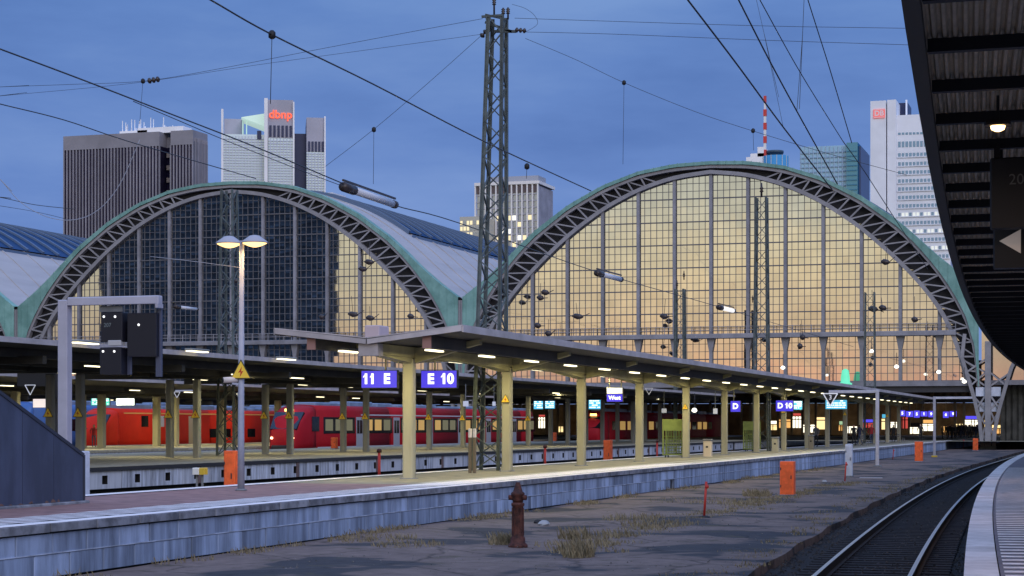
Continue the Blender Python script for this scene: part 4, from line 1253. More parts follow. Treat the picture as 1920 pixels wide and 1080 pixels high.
# hanging boards
def board(px0, px1, py0, py1, y_, nm, lab):
    a, c = at_y(px0, py0, y_), at_y(px1, py1, y_)
    root = thing(nm, lab, 'hanging sign', ((a.x + c.x) / 2, y_, c.z))
    MB().bbox(a.x, c.x, y_, y_ + .25, c.z, a.z, .02).part('case', BLACK, root)
    MB().beam((a.x + .08, y_ + .12, a.z), (a.x + .08, y_ + .12, ZR), .07).part('hanger', BLACK, root)
    return root, a, c
bd, a, c = board(1856, 1990, 296, 424, 24.7, 'departure_board', 'black hanging board with dim digits 20 under the dark canopy')
mb = MB(); p = at_y(1906, 337, 24.7); text_on(mb, '20', .19, (p.x, 24.69, p.z), .0); mb.part('digits', mat('dim_digits', (.14, .14, .14), .5), bd)
bd, a, c = board(1862, 1985, 426, 500, 25.4, 'arrow_sign', 'black hanging sign with a pale triangle pointing left under the dark canopy')
tri = [at_y(1874, 452, 25.38), at_y(1914, 430, 25.38), at_y(1914, 475, 25.38)]
MB().prism([(q.x, q.z) for q in tri], 'y', 25.37, 25.395).part('arrow', mat('pale_arrow', (.62, .55, .50), .5, emit=(.9, .75, .65), es=.10), bd)
# ================================================================== trains
TRED = mat('train_red', (0.33, 0.007, 0.016), 0.6, spec=.2, noise=.06, nscale=.5)
TORG = mat('train_orange_red', (0.66, 0.024, 0.008), 0.6, spec=.2, noise=.08, nscale=.4)
TGREY = mat('train_light_grey', (0.55, 0.56, 0.6), 0.45)
TROOF = mat('train_roof_grey', (0.17, 0.24, 0.36), 0.45, noise=.2, nscale=.6)
TWIN = glassy('train_window_glass', (0.010, 0.012, 0.016), (.40, .44, .5), .16, .08)
LITW = glow('lit_train_window', (1.0, .60, .18), .30)
def section(xn, w, z0, z1, rr=.5):
    """closed section ring: xn = near (+X) side"""
    h_ = z1 - z0
    pts = [(0, z0), (0.02, z0 + .25 * h_), (0.0, z1 - rr), (-.12 * rr / .5, z1 - rr * .4), (-.45, z1 - .06), (-w / 2, z1)]
    left = [(-w - a, b) for a, b in pts[:-1]]
    return [(xn + a, b) for a, b in pts] + [(xn + a, b) for a, b in left[::-1]]
def train(name, label, cat, xn, y0, y1, m, z1=4.15, nose=3.2, w=2.86, carlen=19.0, group=None, dd=False, stripe=True):
    root = thing(name, label, cat, (xn - w / 2, y0, 0.09), group)
    rings = []
    def ring(y, inset, za, zb): return [(x, y, z) for x, z in section(xn - inset, w - 2 * inset, za, zb)]
    for f, ins, za, zb in ((0, .5, .62, 2.0), (.06, .34, .5, 2.35), (.25, .16, .42, 3.1), (.55, .05, .36, 3.75), (.8, .01, .34, 4.05), (1, 0, .34, z1)):
        rings.append(ring(y0 + nose * f, ins, za, zb * (z1 / 4.15)))
    body = MB().loft(rings, 0, True)
    y = y0 + nose
    first = True
    while y < y1:
        e = min(y + carlen - (nose if first else 0), y1)
        body.loft([ring(y if first else y + .35, 0, .34, z1), ring(e, 0, .34, z1)], 0, True)
        y = e; first = False
    body.part('body', m, root)
    g = MB(); y = y0 + nose - (nose) + carlen
    while y < y1:
        g.box(xn - w + .3, xn - .3, y + .0, y + .36, .6, z1 - .35); y += carlen
    g.part('gangway', BLACK, root)
    MB().box(xn - w + .2, xn - .16, y0 + .8, y1, .1, .5).part('underframe', BLACK, root)
    # roof equipment
    ro = MB(); y = y0 + nose + 1
    while y < y1 - 4:
        l_ = U(2.5, 6)
        ro.bbox(xn - w + .5, xn - .5, y, y + l_, z1 - .06, z1 + U(.12, .38), .08); y += l_ + U(.3, 2.5)
    ro.part('roof_unit', TROOF, root)
    return root
tA = train('regional_train', 'dark red regional train with lit windows standing behind the paired grey columns', 'train', -59.4, 134.5, 196, TRED, 4.1)
def side_rect(root, nm, m, xn, ya, yb, za, zb, pr=.012, label=None):
    return MB().box(xn - .05, xn + .02 + pr, ya, yb, za, zb).part(nm, m, root, label)
xn = -59.4
# front: windscreen, headlights, destination light
yf = 134.5
def nose_ring(f, ins, zb):  # centre of the sloping front
    return yf + 3.2 * f
MB().add([(xn - .34 + .02, yf + .12, 2.2), (xn - 2.5, yf + .12, 2.2), (xn - 2.62, yf + 1.35, 3.5), (xn - .22 + .02, yf + 1.35, 3.5), (xn - .34, yf + .5, 2.0), (xn - 2.5, yf + .5, 2.0), (xn - 2.62, yf + 1.7, 3.3), (xn - .22, yf + 1.7, 3.3)],
         [(0, 1, 2, 3), (4, 7, 6, 5), (0, 3, 7, 4), (1, 5, 6, 2), (2, 6, 7, 3), (0, 4, 5, 1)]).part('windscreen', TWIN, tA)
for dx in (-.55, -2.3):
    MB().lathe((xn + dx, yf + .02, 1.5), [(.08, -.08), (.12, 0), (.08, .08)], 12).part('headlight', glow('headlight', (1, .72, .42), 5), tA)
MB().bbox(xn - 1.75, xn - 1.1, yf + 1.15, yf + 1.5, 3.55, 3.75, .03).part('destination_light', glow('amber_display', (1, .6, .15), 4), tA)
MB().bbox(xn - 2.3, xn - .55, yf - .25, yf + .7, .22, .95, .1).part('coupler_skirt', BLACK, tA)
side_rect(tA, 'cab_window', TWIN, xn, 136.9, 138.3, 2.0, 3.15)
y = 139.2; i = 0
while y < 194:
    L_ = 6.4 if i % 2 == 0 else 1.9
    if L_ > 2:
        side_rect(tA, 'window_band', TWIN, xn, y - .05, y + L_ + .05, 1.82, 3.12)
        for k in range(3):
            side_rect(tA, 'window', LITW if R() < .4 else mat('dim_window', (.12, .11, .07), .3, emit=(.8, .75, .4), es=.12), xn, y + .3 + k * 2.05, y + .3 + k * 2.05 + 1.5, 2.05, 2.95, .02)
    else:
        d_ = side_rect(tA, 'door', mat('train_door_grey', (.40, .41, .44), .45), xn, y + .25, y + 1.7, .7, 3.15)
        MB().box(xn - .02, xn + .045, y + .4, y + .9, 1.8, 2.9).part('door_pane', TWIN, d_); MB().box(xn - .02, xn + .046, y + 1.0, y + 1.55, 1.8, 2.9).part('door_pane', TWIN, d_)
    y += L_ + .1; i += 1
side_rect(tA, 'grey_stripe', TGREY, xn, 147, 196, 3.28, 3.38, .0)
side_rect(tA, 'sill_stripe', TGREY, xn, 138, 196, .62, .78, .0)
# second red train deeper
tB = train('regional_train', 'magenta-nosed red train standing deeper under the arch right of the first red train', 'train', -54.7, 207, 275, TRED, 4.1)
MB().add([(-54.7 - .32, 207.12, 2.2), (-57.2, 207.12, 2.2), (-57.3, 208.35, 3.5), (-54.9, 208.35, 3.5), (-55.05, 207.5, 2.0), (-57.2, 207.5, 2.0), (-57.3, 208.7, 3.3), (-54.9, 208.7, 3.3)],
         [(0, 1, 2, 3), (4, 7, 6, 5), (0, 3, 7, 4), (1, 5, 6, 2), (2, 6, 7, 3), (0, 4, 5, 1)]).part('windscreen', TWIN, tB)
MB().bbox(-56.4, -55.7, 208.2, 208.5, 3.55, 3.8, .03).part('destination_light', glow('amber_display', (1, .6, .15), 4), tB)
for k in range(16):
    side_rect(tB, 'window', LITW if k % 3 else TWIN, -54.7, 211.5 + k * 3.6, 214 + k * 3.6, 1.95, 2.95)
# orange-red loco and coaches on the far left
tC = train('locomotive', 'orange-red locomotive with pale stripe and small windows behind the third platform', 'train', -79.9, 141.5, 176, TORG, 3.95, 2.2)
xn = -79.9
for (ya, yb) in ((147.5, 148.7), (150.6, 151.6)):
    side_rect(tC, 'window', TWIN if ya < 150 else TGREY, xn, ya, yb, 2.35, 3.3)
side_rect(tC, 'pale_stripe', mat('orange_stripe', (.85, .42, .12), .5), xn, 144.5, 175, 3.45, 3.56, 0)
for k in range(4):
    side_rect(tC, 'window', TWIN, xn, 160.5 + k * 2.7, 162.2 + k * 2.7, 1.35, 2.15)
side_rect(tC, 'door', mat('cream_door', (.55, .45, .3), .5), xn, 156.3, 157.5, .8, 3.3); side_rect(tC, 'door', mat('cream_door', (.55, .45, .3), .5), xn, 172.6, 173.6, .8, 3.3)
side_rect(tC, 'sill_stripe', mat('ochre_sill', (.5, .34, .15), .5), xn, 144, 175.5, .55, .72, 0)
p = (xn + .03, 166.0, 2.95)
MB().add([(xn + .04, 165.2, 3.15), (xn + .04, 166.8, 3.15), (xn + .04, 166.0, 2.75), (xn + .01, 165.2, 3.15), (xn + .01, 166.8, 3.15), (xn + .01, 166, 2.75)], [(0, 1, 2), (3, 5, 4), (0, 3, 4, 1), (1, 4, 5, 2), (2, 5, 3, 0)]).part('emblem', mat('gold_emblem', (.9, .6, .15), .4), tC)
MB().add([(-80.2, 141.63, 2.2), (-82.4, 141.63, 2.2), (-82.5, 142.5, 3.4), (-80.1, 142.5, 3.4), (-80.2, 141.9, 2.0), (-82.4, 141.9, 2.0), (-82.5, 142.7, 3.3), (-80.1, 142.7, 3.3)],
         [(0, 1, 2, 3), (4, 7, 6, 5), (0, 3, 7, 4), (1, 5, 6, 2), (2, 6, 7, 3), (0, 4, 5, 1)]).part('windscreen', TWIN, tC)
tD = train('passenger_coach', 'red coaches coupled behind the orange-red locomotive', 'train', -80.0, 177, 203, TORG, 3.95, 0.5)
for k in range(7):
    side_rect(tD, 'window', TWIN if k % 2 else TGREY, -80.0, 179 + k * 3.2, 181 + k * 3.2, 2.0, 2.9)
side_rect(tD, 'pale_stripe', mat('orange_stripe', (.85, .42, .12), .5), -80, 178, 202, 3.45, 3.54, 0)
tE = train('passenger_coach', 'blue coach parked beyond the orange-red locomotive', 'train', -85.2, 138, 200, mat('train_blue', (.05, .13, .36), .4), 4.3, 1.0)
for k in range(14):
    side_rect(tE, 'window', TWIN, -85.2, 141 + k * 4, 143.4 + k * 4, 2.0, 3.0)
# ================================================================== lattice masts
MAST = mat('mast_green_grey', (0.085, 0.105, 0.105), 0.55, noise=.25, nscale=3)
INS = mat('brown_insulator', (0.04, 0.03, 0.03), 0.35)
def mast(label, base, top, wb, wt, h, panels, aw=.10, bw=.05, parts=True):
    root = thing('lattice_mast', label, 'mast', base, 'catenary masts')
    bxn, byn, bz = base
    def corner(f, sx, sy):
        w = wb + (wt - wb) * f
        return Vector((bxn + (top[0] - bxn) * f + sx * w / 2, byn + (top[1] - byn) * f + sy * w / 2, bz + h * f))
    for sx in (-1, 1):
        for sy in (-1, 1):
            a, c = corner(0, sx, sy), corner(1, sx, sy)
            m = MB().beam(a, c, aw, aw * .22, 0, (0, 1, 0)); m.beam(a + Vector((sx * aw * .4, 0, 0)), c + Vector((sx * aw * .4, 0, 0)), aw * .22, aw, 0, (0, 1, 0))
            m.part('leg', MAST, root)
    for k in range(panels):
        f0, f1 = k / panels, (k + 1) / panels
        for face in range(4):
            cs_ = [(-1, -1), (1, -1), (1, 1), (-1, 1)]
            a, c = cs_[face], cs_[(face + 1) % 4]
            if (k + face) % 2: a, c = c, a
            MB().beam(corner(f0, *a), corner(f1, *c), bw, bw * .6).part('brace', MAST, root)
    return root
zt = EYE + (798 - 32) / FPX * 68.3
bm_ = at_z(918, 882, H)
mtop = at_y(932.5, 60, bm_.y)
m1 = mast('tallest green-grey lattice mast rising through the near canopy', (bm_.x, bm_.y, H), (mtop.x, bm_.y), .94, .50, zt - H, 26, .13, .06)
tx, ty = mtop.x, bm_.y
m = MB().beam((tx - .45, ty, zt - .15), (tx + .55, ty, zt - .55), .09).beam((tx - .45, ty, zt + .12), (tx + .35, ty, zt - .1), .07).beam((tx - .1, ty, zt - .5), (tx + .7, ty, zt - .55), .09).beam((tx - .42, ty, zt + .1), (tx - .3, ty, zt - .5), .07)
m.beam((tx - .5, ty - .25, zt), (tx + .3, ty - .25, zt), .08)
m.part('cross_arm', MAST, m1)
for dx, h0, hh in ((-.12, .1, .75), (.22, -.1, .42), (.40, -.1, .42)):
    MB().tube([(tx + dx, ty, zt + h0), (tx + dx, ty, zt + h0 + hh)], .035, 8).part('post_pin', INS, m1)
    MB().lathe((tx + dx, ty, zt + h0 + hh * .45), [(.04, 0), (.08, .03), (.04, .06), (.08, .1), (.04, .13), (.08, .17), (.04, .2)], 10).part('insulator', INS, m1)
m2b = Vector((-21.2, 119.0, H))
def mast_at(label, px, pytop, X, wb, wt, panels, aw=.12):
    p = at_x(px, pytop, X)
    return mast(label, (X, p.y, H), (X, p.y), wb, wt, p.z - H, panels, aw, .055)
m2 = mast_at('slim grey lattice mast in front of the second arch', 1428, 370, -21.2, .92, .62, 20)
m3 = mast_at('dim lattice mast in front of the dark mirrored glass', 430, 356, -45.0, .95, .6, 20)
m4 = mast_at('short dark lattice mast below the middle of the second arch', 1275, 542, -41.2, .95, .8, 12, .2)
m5 = mast_at('thin lattice mast near the foot of the second arch', 1631, 548, -21.3, .95, .8, 14, .1)
for mm_, dxs in ((m4, (-.3, .4)), (m2, (0,))):
    for dx in dxs:
        w_ = world_of(mm_); zt_ = max(v.co.z for c in mm_.children if c.type == 'MESH' for v in c.data.vertices) + w_.z
        MB().lathe((w_.x + dx, w_.y, zt_), [(.06, 0), (.06, .3), (.14, .36), (.06, .46), (.14, .54), (.06, .64), (.04, .9)], 10).part('insulator', INS, mm_)
# ================================================================== overhead wires
WIREM = mat('dark_wire', (0.03, 0.032, 0.04), 0.5)
GRP = 'overhead line wires'
def wire(label, pts, r=.018, group=GRP, name='overhead_wire', smooth=6, m=None):
    pts = [Vector(p) for p in pts]
    def outside(p):
        d = -p.x * ST + p.y * CT
        u = 960 + FPX * (p.x * CT + p.y * ST) / d
        return u < 0 or u > 1750 or 798 - FPX * (p.z - EYE) / d < 0
    if smooth > 1:      # wires that leave the view run on to their next support
        def run_on(a, b):
            d0 = -a.x * ST + a.y * CT
            for l_ in (28, 12, 5, 2):
                e_ = a + (a - b).normalized() * l_
                if -e_.x * ST + e_.y * CT > max(30, d0 * .7) and outside(e_) and outside((a + e_) / 2): return [e_]
            return []
        if outside(pts[0]): pts = run_on(pts[0], pts[1]) + pts
        if outside(pts[-1]): pts = pts + run_on(pts[-1], pts[-2])
    if smooth > 1 and len(pts) > 2:
        out = []
        for i in range(len(pts) - 1):
            p0, p1, p2, p3 = pts[max(0, i - 1)], pts[i], pts[i + 1], pts[min(len(pts) - 1, i + 2)]
            for k in range(smooth):
                t_ = k / smooth
                out.append(0.5 * ((2 * p1) + (p2 - p0) * t_ + (2 * p0 - 5 * p1 + 4 * p2 - p3) * t_ ** 2 + (3 * p1 - p0 - 3 * p2 + p3) * t_ ** 3))
        pts = out + [pts[-1]]
    c = sum(pts, Vector()) / len(pts)
    return single(name, MB().tube(pts, r * .70, 5), m or WIREM, label, 'wire', tuple(pts[0]), group)
ax = lambda X, *pp: [at_x(px, py, X) for px, py in pp]
ay = lambda Y, *pp: [at_y(px, py, Y) for px, py in pp]
wire('dark catenary wire sloping from the top edge past the glass tower behind the tall mast', ax(-14.8, (300, -52), (395, 0), (510, 65), (700, 158), (905, 264), (1108, 358)), .024)
wire('dark catenary wire carrying the long white rod insulator', ax(-24.7, (-60, 70), (0, 92), (150, 148), (300, 206), (480, 276), (645, 345), (740, 385), (860, 418), (1120, 510), (1350, 576), (1600, 650)), .030)
wire('thin second wire hugging the long rod wire', ax(-24.9, (250, 190), (330, 224), (420, 262), (560, 318), (645, 350)), .018)
wire('thin wire crossing the roof of the brown ribbed tower', ax(-30, (-60, 178), (0, 195), (120, 225), (250, 268), (480, 335)), .024)
wire('pale slack loop of wire hanging before the brown ribbed tower', ay(80, (-40, 295), (0, 336), (40, 380), (90, 407), (140, 412), (185, 393), (225, 345), (262, 262)), .024, m=mat('pale_wire', (.32, .34, .40), .5))
wire('thin wire above the far roof at the picture edge', ay(110, (-40, 366), (0, 370), (66, 384), (140, 392)), .03)
wire('thin wire below it above the far roof', ay(110, (-40, 380), (0, 386), (66, 397), (130, 412)), .02)
YM = bm_.y
wire('upper thin cross-span wire with a string insulator left of the tall mast', ay(YM, (-40, 165), (0, 163), (140, 158), (270, 152), (400, 131), (600, 92), (780, 58), (905, 35)), .012)
wire('lower thin cross-span wire left of the tall mast', ay(YM, (-40, 185), (0, 180), (250, 156), (480, 122), (700, 92), (905, 64)), .010)
wire('upper thin cross-span wire right of the tall mast', ay(YM, (965, 34), (1150, 40), (1450, 49), (1760, 54)), .012)
wire('lower thin cross-span wire right of the tall mast', ay(YM, (985, 60), (1150, 64), (1450, 76), (1760, 86)), .012)
wire('thin wire running down from the tall mast towards the striped mast', ay(YM, (985, 72), (1080, 112), (1170, 155), (1300, 208), (1410, 245), (1560, 290), (1700, 328)), .012)
wire('thin stay wire running down left from the tall mast', ay(YM, (912, 58), (800, 158), (700, 243), (610, 312)), .012)
wire('small curved jumper wire at the head of the tall mast', ay(YM, (960, 8), (985, 16), (1003, 30), (1007, 46), (985, 60)), .010)
wire('thick black contact wire leaving the top edge left of the striped mast', ax(-4.45, (1270, -26), (1290, 0), (1380, 118), (1470, 240), (1560, 355)), .016)
wire('thick black messenger wire sloping down to the teal tower', ax(-4.1, (1370, -28), (1385, 0), (1440, 108), (1495, 210), (1570, 345)), .014)
wire('medium wire crossing above the teal tower, upper of two', ax(-4.4, (1405, -35), (1425, 0), (1500, 135), (1580, 264)), .010)
wire('steep wire meeting the top of the teal tower', ax(-3.8, (1508, -30), (1515, 0), (1556, 130), (1597, 268)), .010)
wire('long thin wire drawn across the teal tower to the arch', ax(-7.5, (1580, 264), (1620, 320), (1665, 390), (1740, 505)), .02)
wire('hanger wire between top edge and the thick black wire', ay(40, (1416, -10), (1432, 60), (1468, 236)), .006)
wire('hanger wire bowed down to the black messenger wire', ay(38, (1508, -10), (1505, 60), (1500, 130), (1494, 210)), .008)
# droppers
for lab, pp, X in (('vertical dropper wire above the glass tower', [(510, 65), (507, 195)], -14.8), ('vertical dropper wire above the brown ribbed tower', [(268, 152), (262, 232)], -30),
                   ('vertical dropper wire left of the tall mast', [(701, 243), (700, 345)], -22), ('vertical dropper wire above the second arch', [(1170, 155), (1168, 308)], -16),
                   ('short dropper wire over the white office block', [(988, 312), (987, 335)], -14.8), ('short dropper wire beside the striped mast', [(1412, 245), (1413, 282)], -12)):
    pts = ax(X, *pp); wire(lab, pts, .010, smooth=1)
    c = pts[0]; 
    single('wire_clamp', MB().lathe((c.x, c.y, c.z - .08), [(.03, 0), (.07, .03), (.07, .12), (.03, .16)], 8), BLACK, 'small dark clamp where the ' + lab.replace('vertical ', '').replace('short ', '') + ' hangs', 'clamp', tuple(c), 'dropper clamps')
def rod_insulator(label, p, q, r, mw):
    root = thing('rod_insulator', label, 'insulator', tuple(p), 'rod insulators')
    p, q = Vector(p), Vector(q); d = q - p
    MB().tube([p, p + d * .2], r * 1.25, 10).part('end_cap', INS, root)
    MB().tube([p + d * .18, p + d * .95], r, 10).part('rod', mw, root)
    MB().tube([p + d * .94, q], r * 1.1, 10).part('end_cap', INS, root)
    MB().beam(p + Vector((0, 0, r * 1.7)), q + Vector((0, 0, r * 1.7)), r * .5).part('bypass_bar', INS, root)
    return root
WROD = mat('pale_rod', (.62, .63, .68), .35)
rod_insulator('long pale rod insulator hanging above the pale barrel roof', *ax(-24.7, (643, 350), (741, 384)), .13, WROD)
rod_insulator('pale rod insulator before the gold glass left of the slim mast', *ax(-24.7, (1119, 512), (1165, 524)), .13, WROD)
rod_insulator('bright white rod insulator low before the gold glass', *ax(-24.7, (1347, 576), (1376, 583)), .14, glow('lit_white_rod', (1, .97, .95), .8))
rod_insulator('pale rod insulator before the dark mirrored glass beside the signal arm', *ax(-26, (328, 575), (370, 580)), .05, WROD)
def string_ins(label, p, q, n, r):
    p, q = Vector(p), Vector(q)
    pts, rad = [], []
    for i in range(n):
        for f, rr in ((0.0, .35), (.3, 1.0), (.6, 1.0), (.9, .35)):
            pts.append(p + (q - p) * ((i + f) / n)); rad.append(r * rr)
    single('string_insulator', MB().tube(pts, r, 10, radii=rad), INS, label, 'insulator', tuple(p), 'string insulators')
string_ins('dark string insulator on the cross-span above the brown tower', *ay(YM, (277, 152), (300, 148)), 3, .11)
string_ins('dark string insulator right of the tall mast head', *ay(YM, (966, 56), (987, 58)), 3, .09)
string_ins('dark string insulator on the stay left of the tall mast head', *ay(YM, (913, 57), (901, 70)), 2, .10)
# registration arms and small insulators seen against the gold glass
k = 0
nI = -1
for px, py, w in sorted(((692, 492, 10), (680, 505, 9), (662, 590, 11), (694, 597, 9), (770, 594, 7), (1022, 549, 8), (1013, 559, 7), (1008, 611, 7), (1028, 626, 7), (1245, 594, 8), (1083, 594, 11), (1660, 492, 8), (1655, 578, 7), (1637, 580, 9), (1505, 633, 5), (1500, 650, 5), (441, 527, 8), (437, 600, 9), (603, 595, 6), (1715, 600, 6))):
    nI += 1
    p = at_y(px, py, 178); s_ = w / FPX * 185
    root = thing('line_insulator', f'{ORD[nI]} small dark line insulator from the left before the hall glass', 'insulator', tuple(p), 'small dark insulators before the hall glass')
    MB().tube([p + Vector((-s_, 0, .08)), p + Vector((-s_ * .5, 0, .1)), p + Vector((0, 0, .02)), p + Vector((s_ * .6, 0, 0)), p + Vector((s_, 0, -.05))], .1, 8, radii=[.06, .24, .28, .22, .05]).part('body', INS, root)
    MB().tube([p + Vector((s_ * .8, 0, 0)), p + Vector((s_ * 2.1, 0, U(-.4, .5)))], .04, 5).part('bracket', INS, root)
    MB().tube([p, p + Vector((U(-.2, .2), 0, U(1, 2.2)))], .025, 5).part('hanger', INS, root)
# ================================================================== platform signs
BLUES = glow('blue_sign_face', (0.058, 0.042, 0.62), 1.0)
TXTW = glow('sign_lettering', (0.92, 0.92, 1.0), 1.05)
def sign_px(px0, px1, py0, py1, Y, *a, **k):
    p, q = at_y(px0, py1, Y), at_y(px1, py0, Y)
    return sign_board(p.x, q.x, Y, p.z, q.z, *a, **k)
GS = 'hanging blue platform signs'
sign_px(678, 744, 695, 727, 54.6, BLUES, [('11', .22, .5, .42), ('E', .72, .5, .42)], 'lit blue hanging sign reading 11 E at the canopy front', GS, mtxt=TXTW, rods=((.66,), 4.7))
sign_px(790, 856, 695, 727, 54.6, BLUES, [('E', .27, .5, .42), ('10', .74, .5, .42)], 'lit blue hanging sign reading E 10 beside the first canopy column', GS, mtxt=TXTW, rods=((.36,), 4.7))
sign_px(1138, 1167, 727, 738, 82, glow('pale_white_board', (.95, .93, .8), .95), None, 'lit plain white board above the small blue sign under the near canopy', rods=((.15, .9), 4.6))
sign_px(1138, 1167, 739, 753, 82, BLUES, [('West', .5, .5, .24)], 'small lit blue sign with white word below the plain white board', GS, mtxt=TXTW)
sign_px(1370, 1388, 752, 772, 104, BLUES, [('D', .5, .5, .42)], 'lit blue hanging sign reading D alone', GS, mtxt=TXTW, rods=((.3,), 4.7))
sign_px(1455, 1487, 751, 771, 121, BLUES, [('D', .25, .5, .46), ('10', .74, .5, .46)], 'lit blue hanging sign reading D 10', GS, mtxt=TXTW, rods=((.5,), 4.7))
def cyan(px0, px1, py0, py1, Y, lab, m=CYANG):
    r_ = sign_px(px0, px1, py0, py1, Y, m, None, lab, 'lit departure displays', cat='display', name='departure_display')
    p, q = at_y(px0, py1, Y), at_y(px1, py0, Y)
    mb = MB(); n = 4
    for i in range(n):
        z = p.z + (q.z - p.z) * (i + .6) / (n + .2)
        x = p.x + .06 * (q.x - p.x)
        while x < q.x - .1 * (q.x - p.x):
            w = U(.05, .25) * (q.x - p.x); x2 = min(x + w, q.x - .05 * (q.x - p.x))
            if R() < .75: mb.box(x, x2, Y - .02, Y - .008, z, z + (q.z - p.z) * .10)
            x = x2 + .03 * (q.x - p.x)
    if mb.v: mb.part('text_lines', WHITEG, r_)
cyan(1001, 1018, 752, 767, 112, 'lit cyan display left half of a pair beyond the near columns')
cyan(1022, 1040, 752, 766, 112, 'lit cyan display right half of a pair beyond the near columns')
cyan(1104, 1126, 750, 767, 120, 'lit cyan display touching the second near column')
cyan(1488, 1504, 752, 768, 122, 'lit teal-blue display beside the D 10 sign')
cyan(1548, 1588, 750, 767, 140, 'wide lit cyan display behind the number triangle')
cyan(171, 205, 747, 760, 132, 'lit teal display above the orange-red locomotive', glow('teal_board', (.06, .55, .48), .9))
cyan(218, 252, 747, 760, 132, 'lit white display above the orange-red locomotive', glow('white_board', (.85, 1, .98), 1.15))
sign_px(62, 86, 748, 764, 120, glow('pale_pink_board', (.95, .85, .85), .8), None, 'small lit pale board far left beyond the dark stair housing')
# green glow lamp at the foot of the glass
p = at_y(1585, 716, 200)
gl = thing('green_lamp', 'green lit lamp hanging low before the pink glass', 'lamp', tuple(p))
MB().lathe((p.x, p.y, p.z - .3), [(.7, 0), (.7, .15), (.48, .25), (.46, .8), (.34, 1.5), (.1, 1.65)], 14).part('shade', glow('green_glow', (.12, .62, .38), 1.0), gl)
MB().lathe((p.x, p.y, p.z - .42), [(1.0, 0), (1.0, .08), (.3, .12)], 14).part('rim', DARKST, gl)
# hall lamps
for i, (px, py) in enumerate(((1634, 659), (1681, 688), (1760, 698), (1808, 716), (1302, 770), (1468, 690))):
    p = at_y(px, py, 190 if i != 4 else 150)
    r_ = thing('globe_lamp', ['white lamp by the slim post near the arch foot', 'small white lamp low before the pink glass', 'small white lamp near the lattice leg', 'white lamp under the bottom beam near the lattice leg', 'round white globe lamp under the near canopy', 'tiny white lamp left of the green lamp'][i], 'lamp', tuple(p))
    MB().lathe(tuple(p), [(.06, -.14), (.19, -.07), (.23, .03), (.14, .17), (.05, .21)], 10).part('globe', glow('globe_white', (1, .95, .8), 2.4), r_)
    MB().beam(p + Vector((0, .1, .25)), p + Vector((0, .1, 1.4)), .05).part('stem', DARKST, r_)
# ================================================================== lamp post
b_ = at_z(452, 920, H)
lp = thing('lamp_post', 'tall double-headed lamp post with glowing dish lamps and a yellow triangle', 'street lamp', tuple(b_))
ZT = EYE + (798 - 455) / FPX * 47.1
MB().tube([b_, (b_.x, b_.y, 2.4), (b_.x + .02, b_.y, ZT)], .07, 12, radii=[.088, .078, .058]).part('pole', POLEM, lp)
MB().lathe(tuple(b_), [(.15, 0), (.15, .03), (.1, .05)], 12).part('foot', STEELD, lp)
WB = glow('warm_dish', (1.0, .60, .22), 2.4)
HEADM = mat('lamp_hood_paint', (.40, .40, .46), .5)
for s_ in (-1, 1):
    c = (b_.x + .02 + s_ * .345, b_.y, ZT)
    hd = MB().lathe(c, [(.335, -.02), (.32, .015), (.19, .11), (.12, .16), (.05, .175)], 22).part('lamp_head', HEADM, lp)
    MB().lathe(c, [(.05, -.12), (.15, -.095), (.25, -.05), (.30, -.021)], 22).part('dish', WB, hd)
    MB().beam((b_.x, b_.y, ZT + .03), c, .05).part('arm', POLEM, lp)
    a = area('dish_glow', (c[0] - b_.x, 0, ZT - .14 - b_.z), 0.3, .3, 11, (1, .60, .22)); a.parent = lp
def warn_sign(parent, cx, cy, cz, s, side=-1):
    """triangular yellow warning plate facing -y, apex up"""
    p = [(cx - s / 2, cz - s * .43), (cx + s / 2, cz - s * .43), (cx, cz + s * .43)]
    w = MB().prism(p, 'y', cy - .012, cy).part('warning_plate', mat('warning_black', (.05, .04, .02), .5), parent)
    q = [(cx + (a - cx) * .86, cz - s * .143 + (b - cz + s * .143) * .86) for a, b in p]
    MB().prism(q, 'y', cy - .016, cy - .0122).part('yellow_face', mat('warning_yellow', (.85, .58, .06), .5, emit=(.9, .6, .05), es=.04), w)
    z_ = [(cx + .06 * s, cz + .12 * s), (cx - .13 * s, cz - .16 * s), (cx - .01 * s, cz - .14 * s), (cx - .05 * s, cz - .36 * s), (cx + .13 * s, cz - .08 * s), (cx + .02 * s, cz - .10 * s)]
    MB().add([(a, cy - .018, b) for a, b in z_], [(0, 1, 2), (0, 2, 5), (5, 2, 4), (2, 3, 4)]).part('bolt_symbol', mat('warning_red', (.55, .05, .02), .5), w)
    return w
wire('wire lit orange by the lamp post crossing the dark mirrored glass', ay(b_.y + .6, (282, 481), (370, 491), (458, 503)), .012, m=mat('pale_wire', (.32, .34, .40), .5))
sg = at_y(452, 692, b_.y - .1)
warn_sign(lp, sg.x, b_.y - .10, sg.z, .56)
cm = at_y(433, 713, b_.y - .05)
k_ = MB().tube([(cm.x - .12, b_.y - .22, cm.z), (cm.x + .16, b_.y - .02, cm.z + .02)], .075, 10).part('camera', mat('pale_camera', (.6, .56, .54), .4), lp)
MB().tube([(cm.x - .125, b_.y - .235, cm.z), (cm.x - .10, b_.y - .21, cm.z)], .05, 10).part('lens', BLACK, k_)
MB().beam((cm.x + .05, b_.y - .1, cm.z - .08), (b_.x, b_.y, cm.z - .1), .05).part('camera_bracket', POLEM, lp)
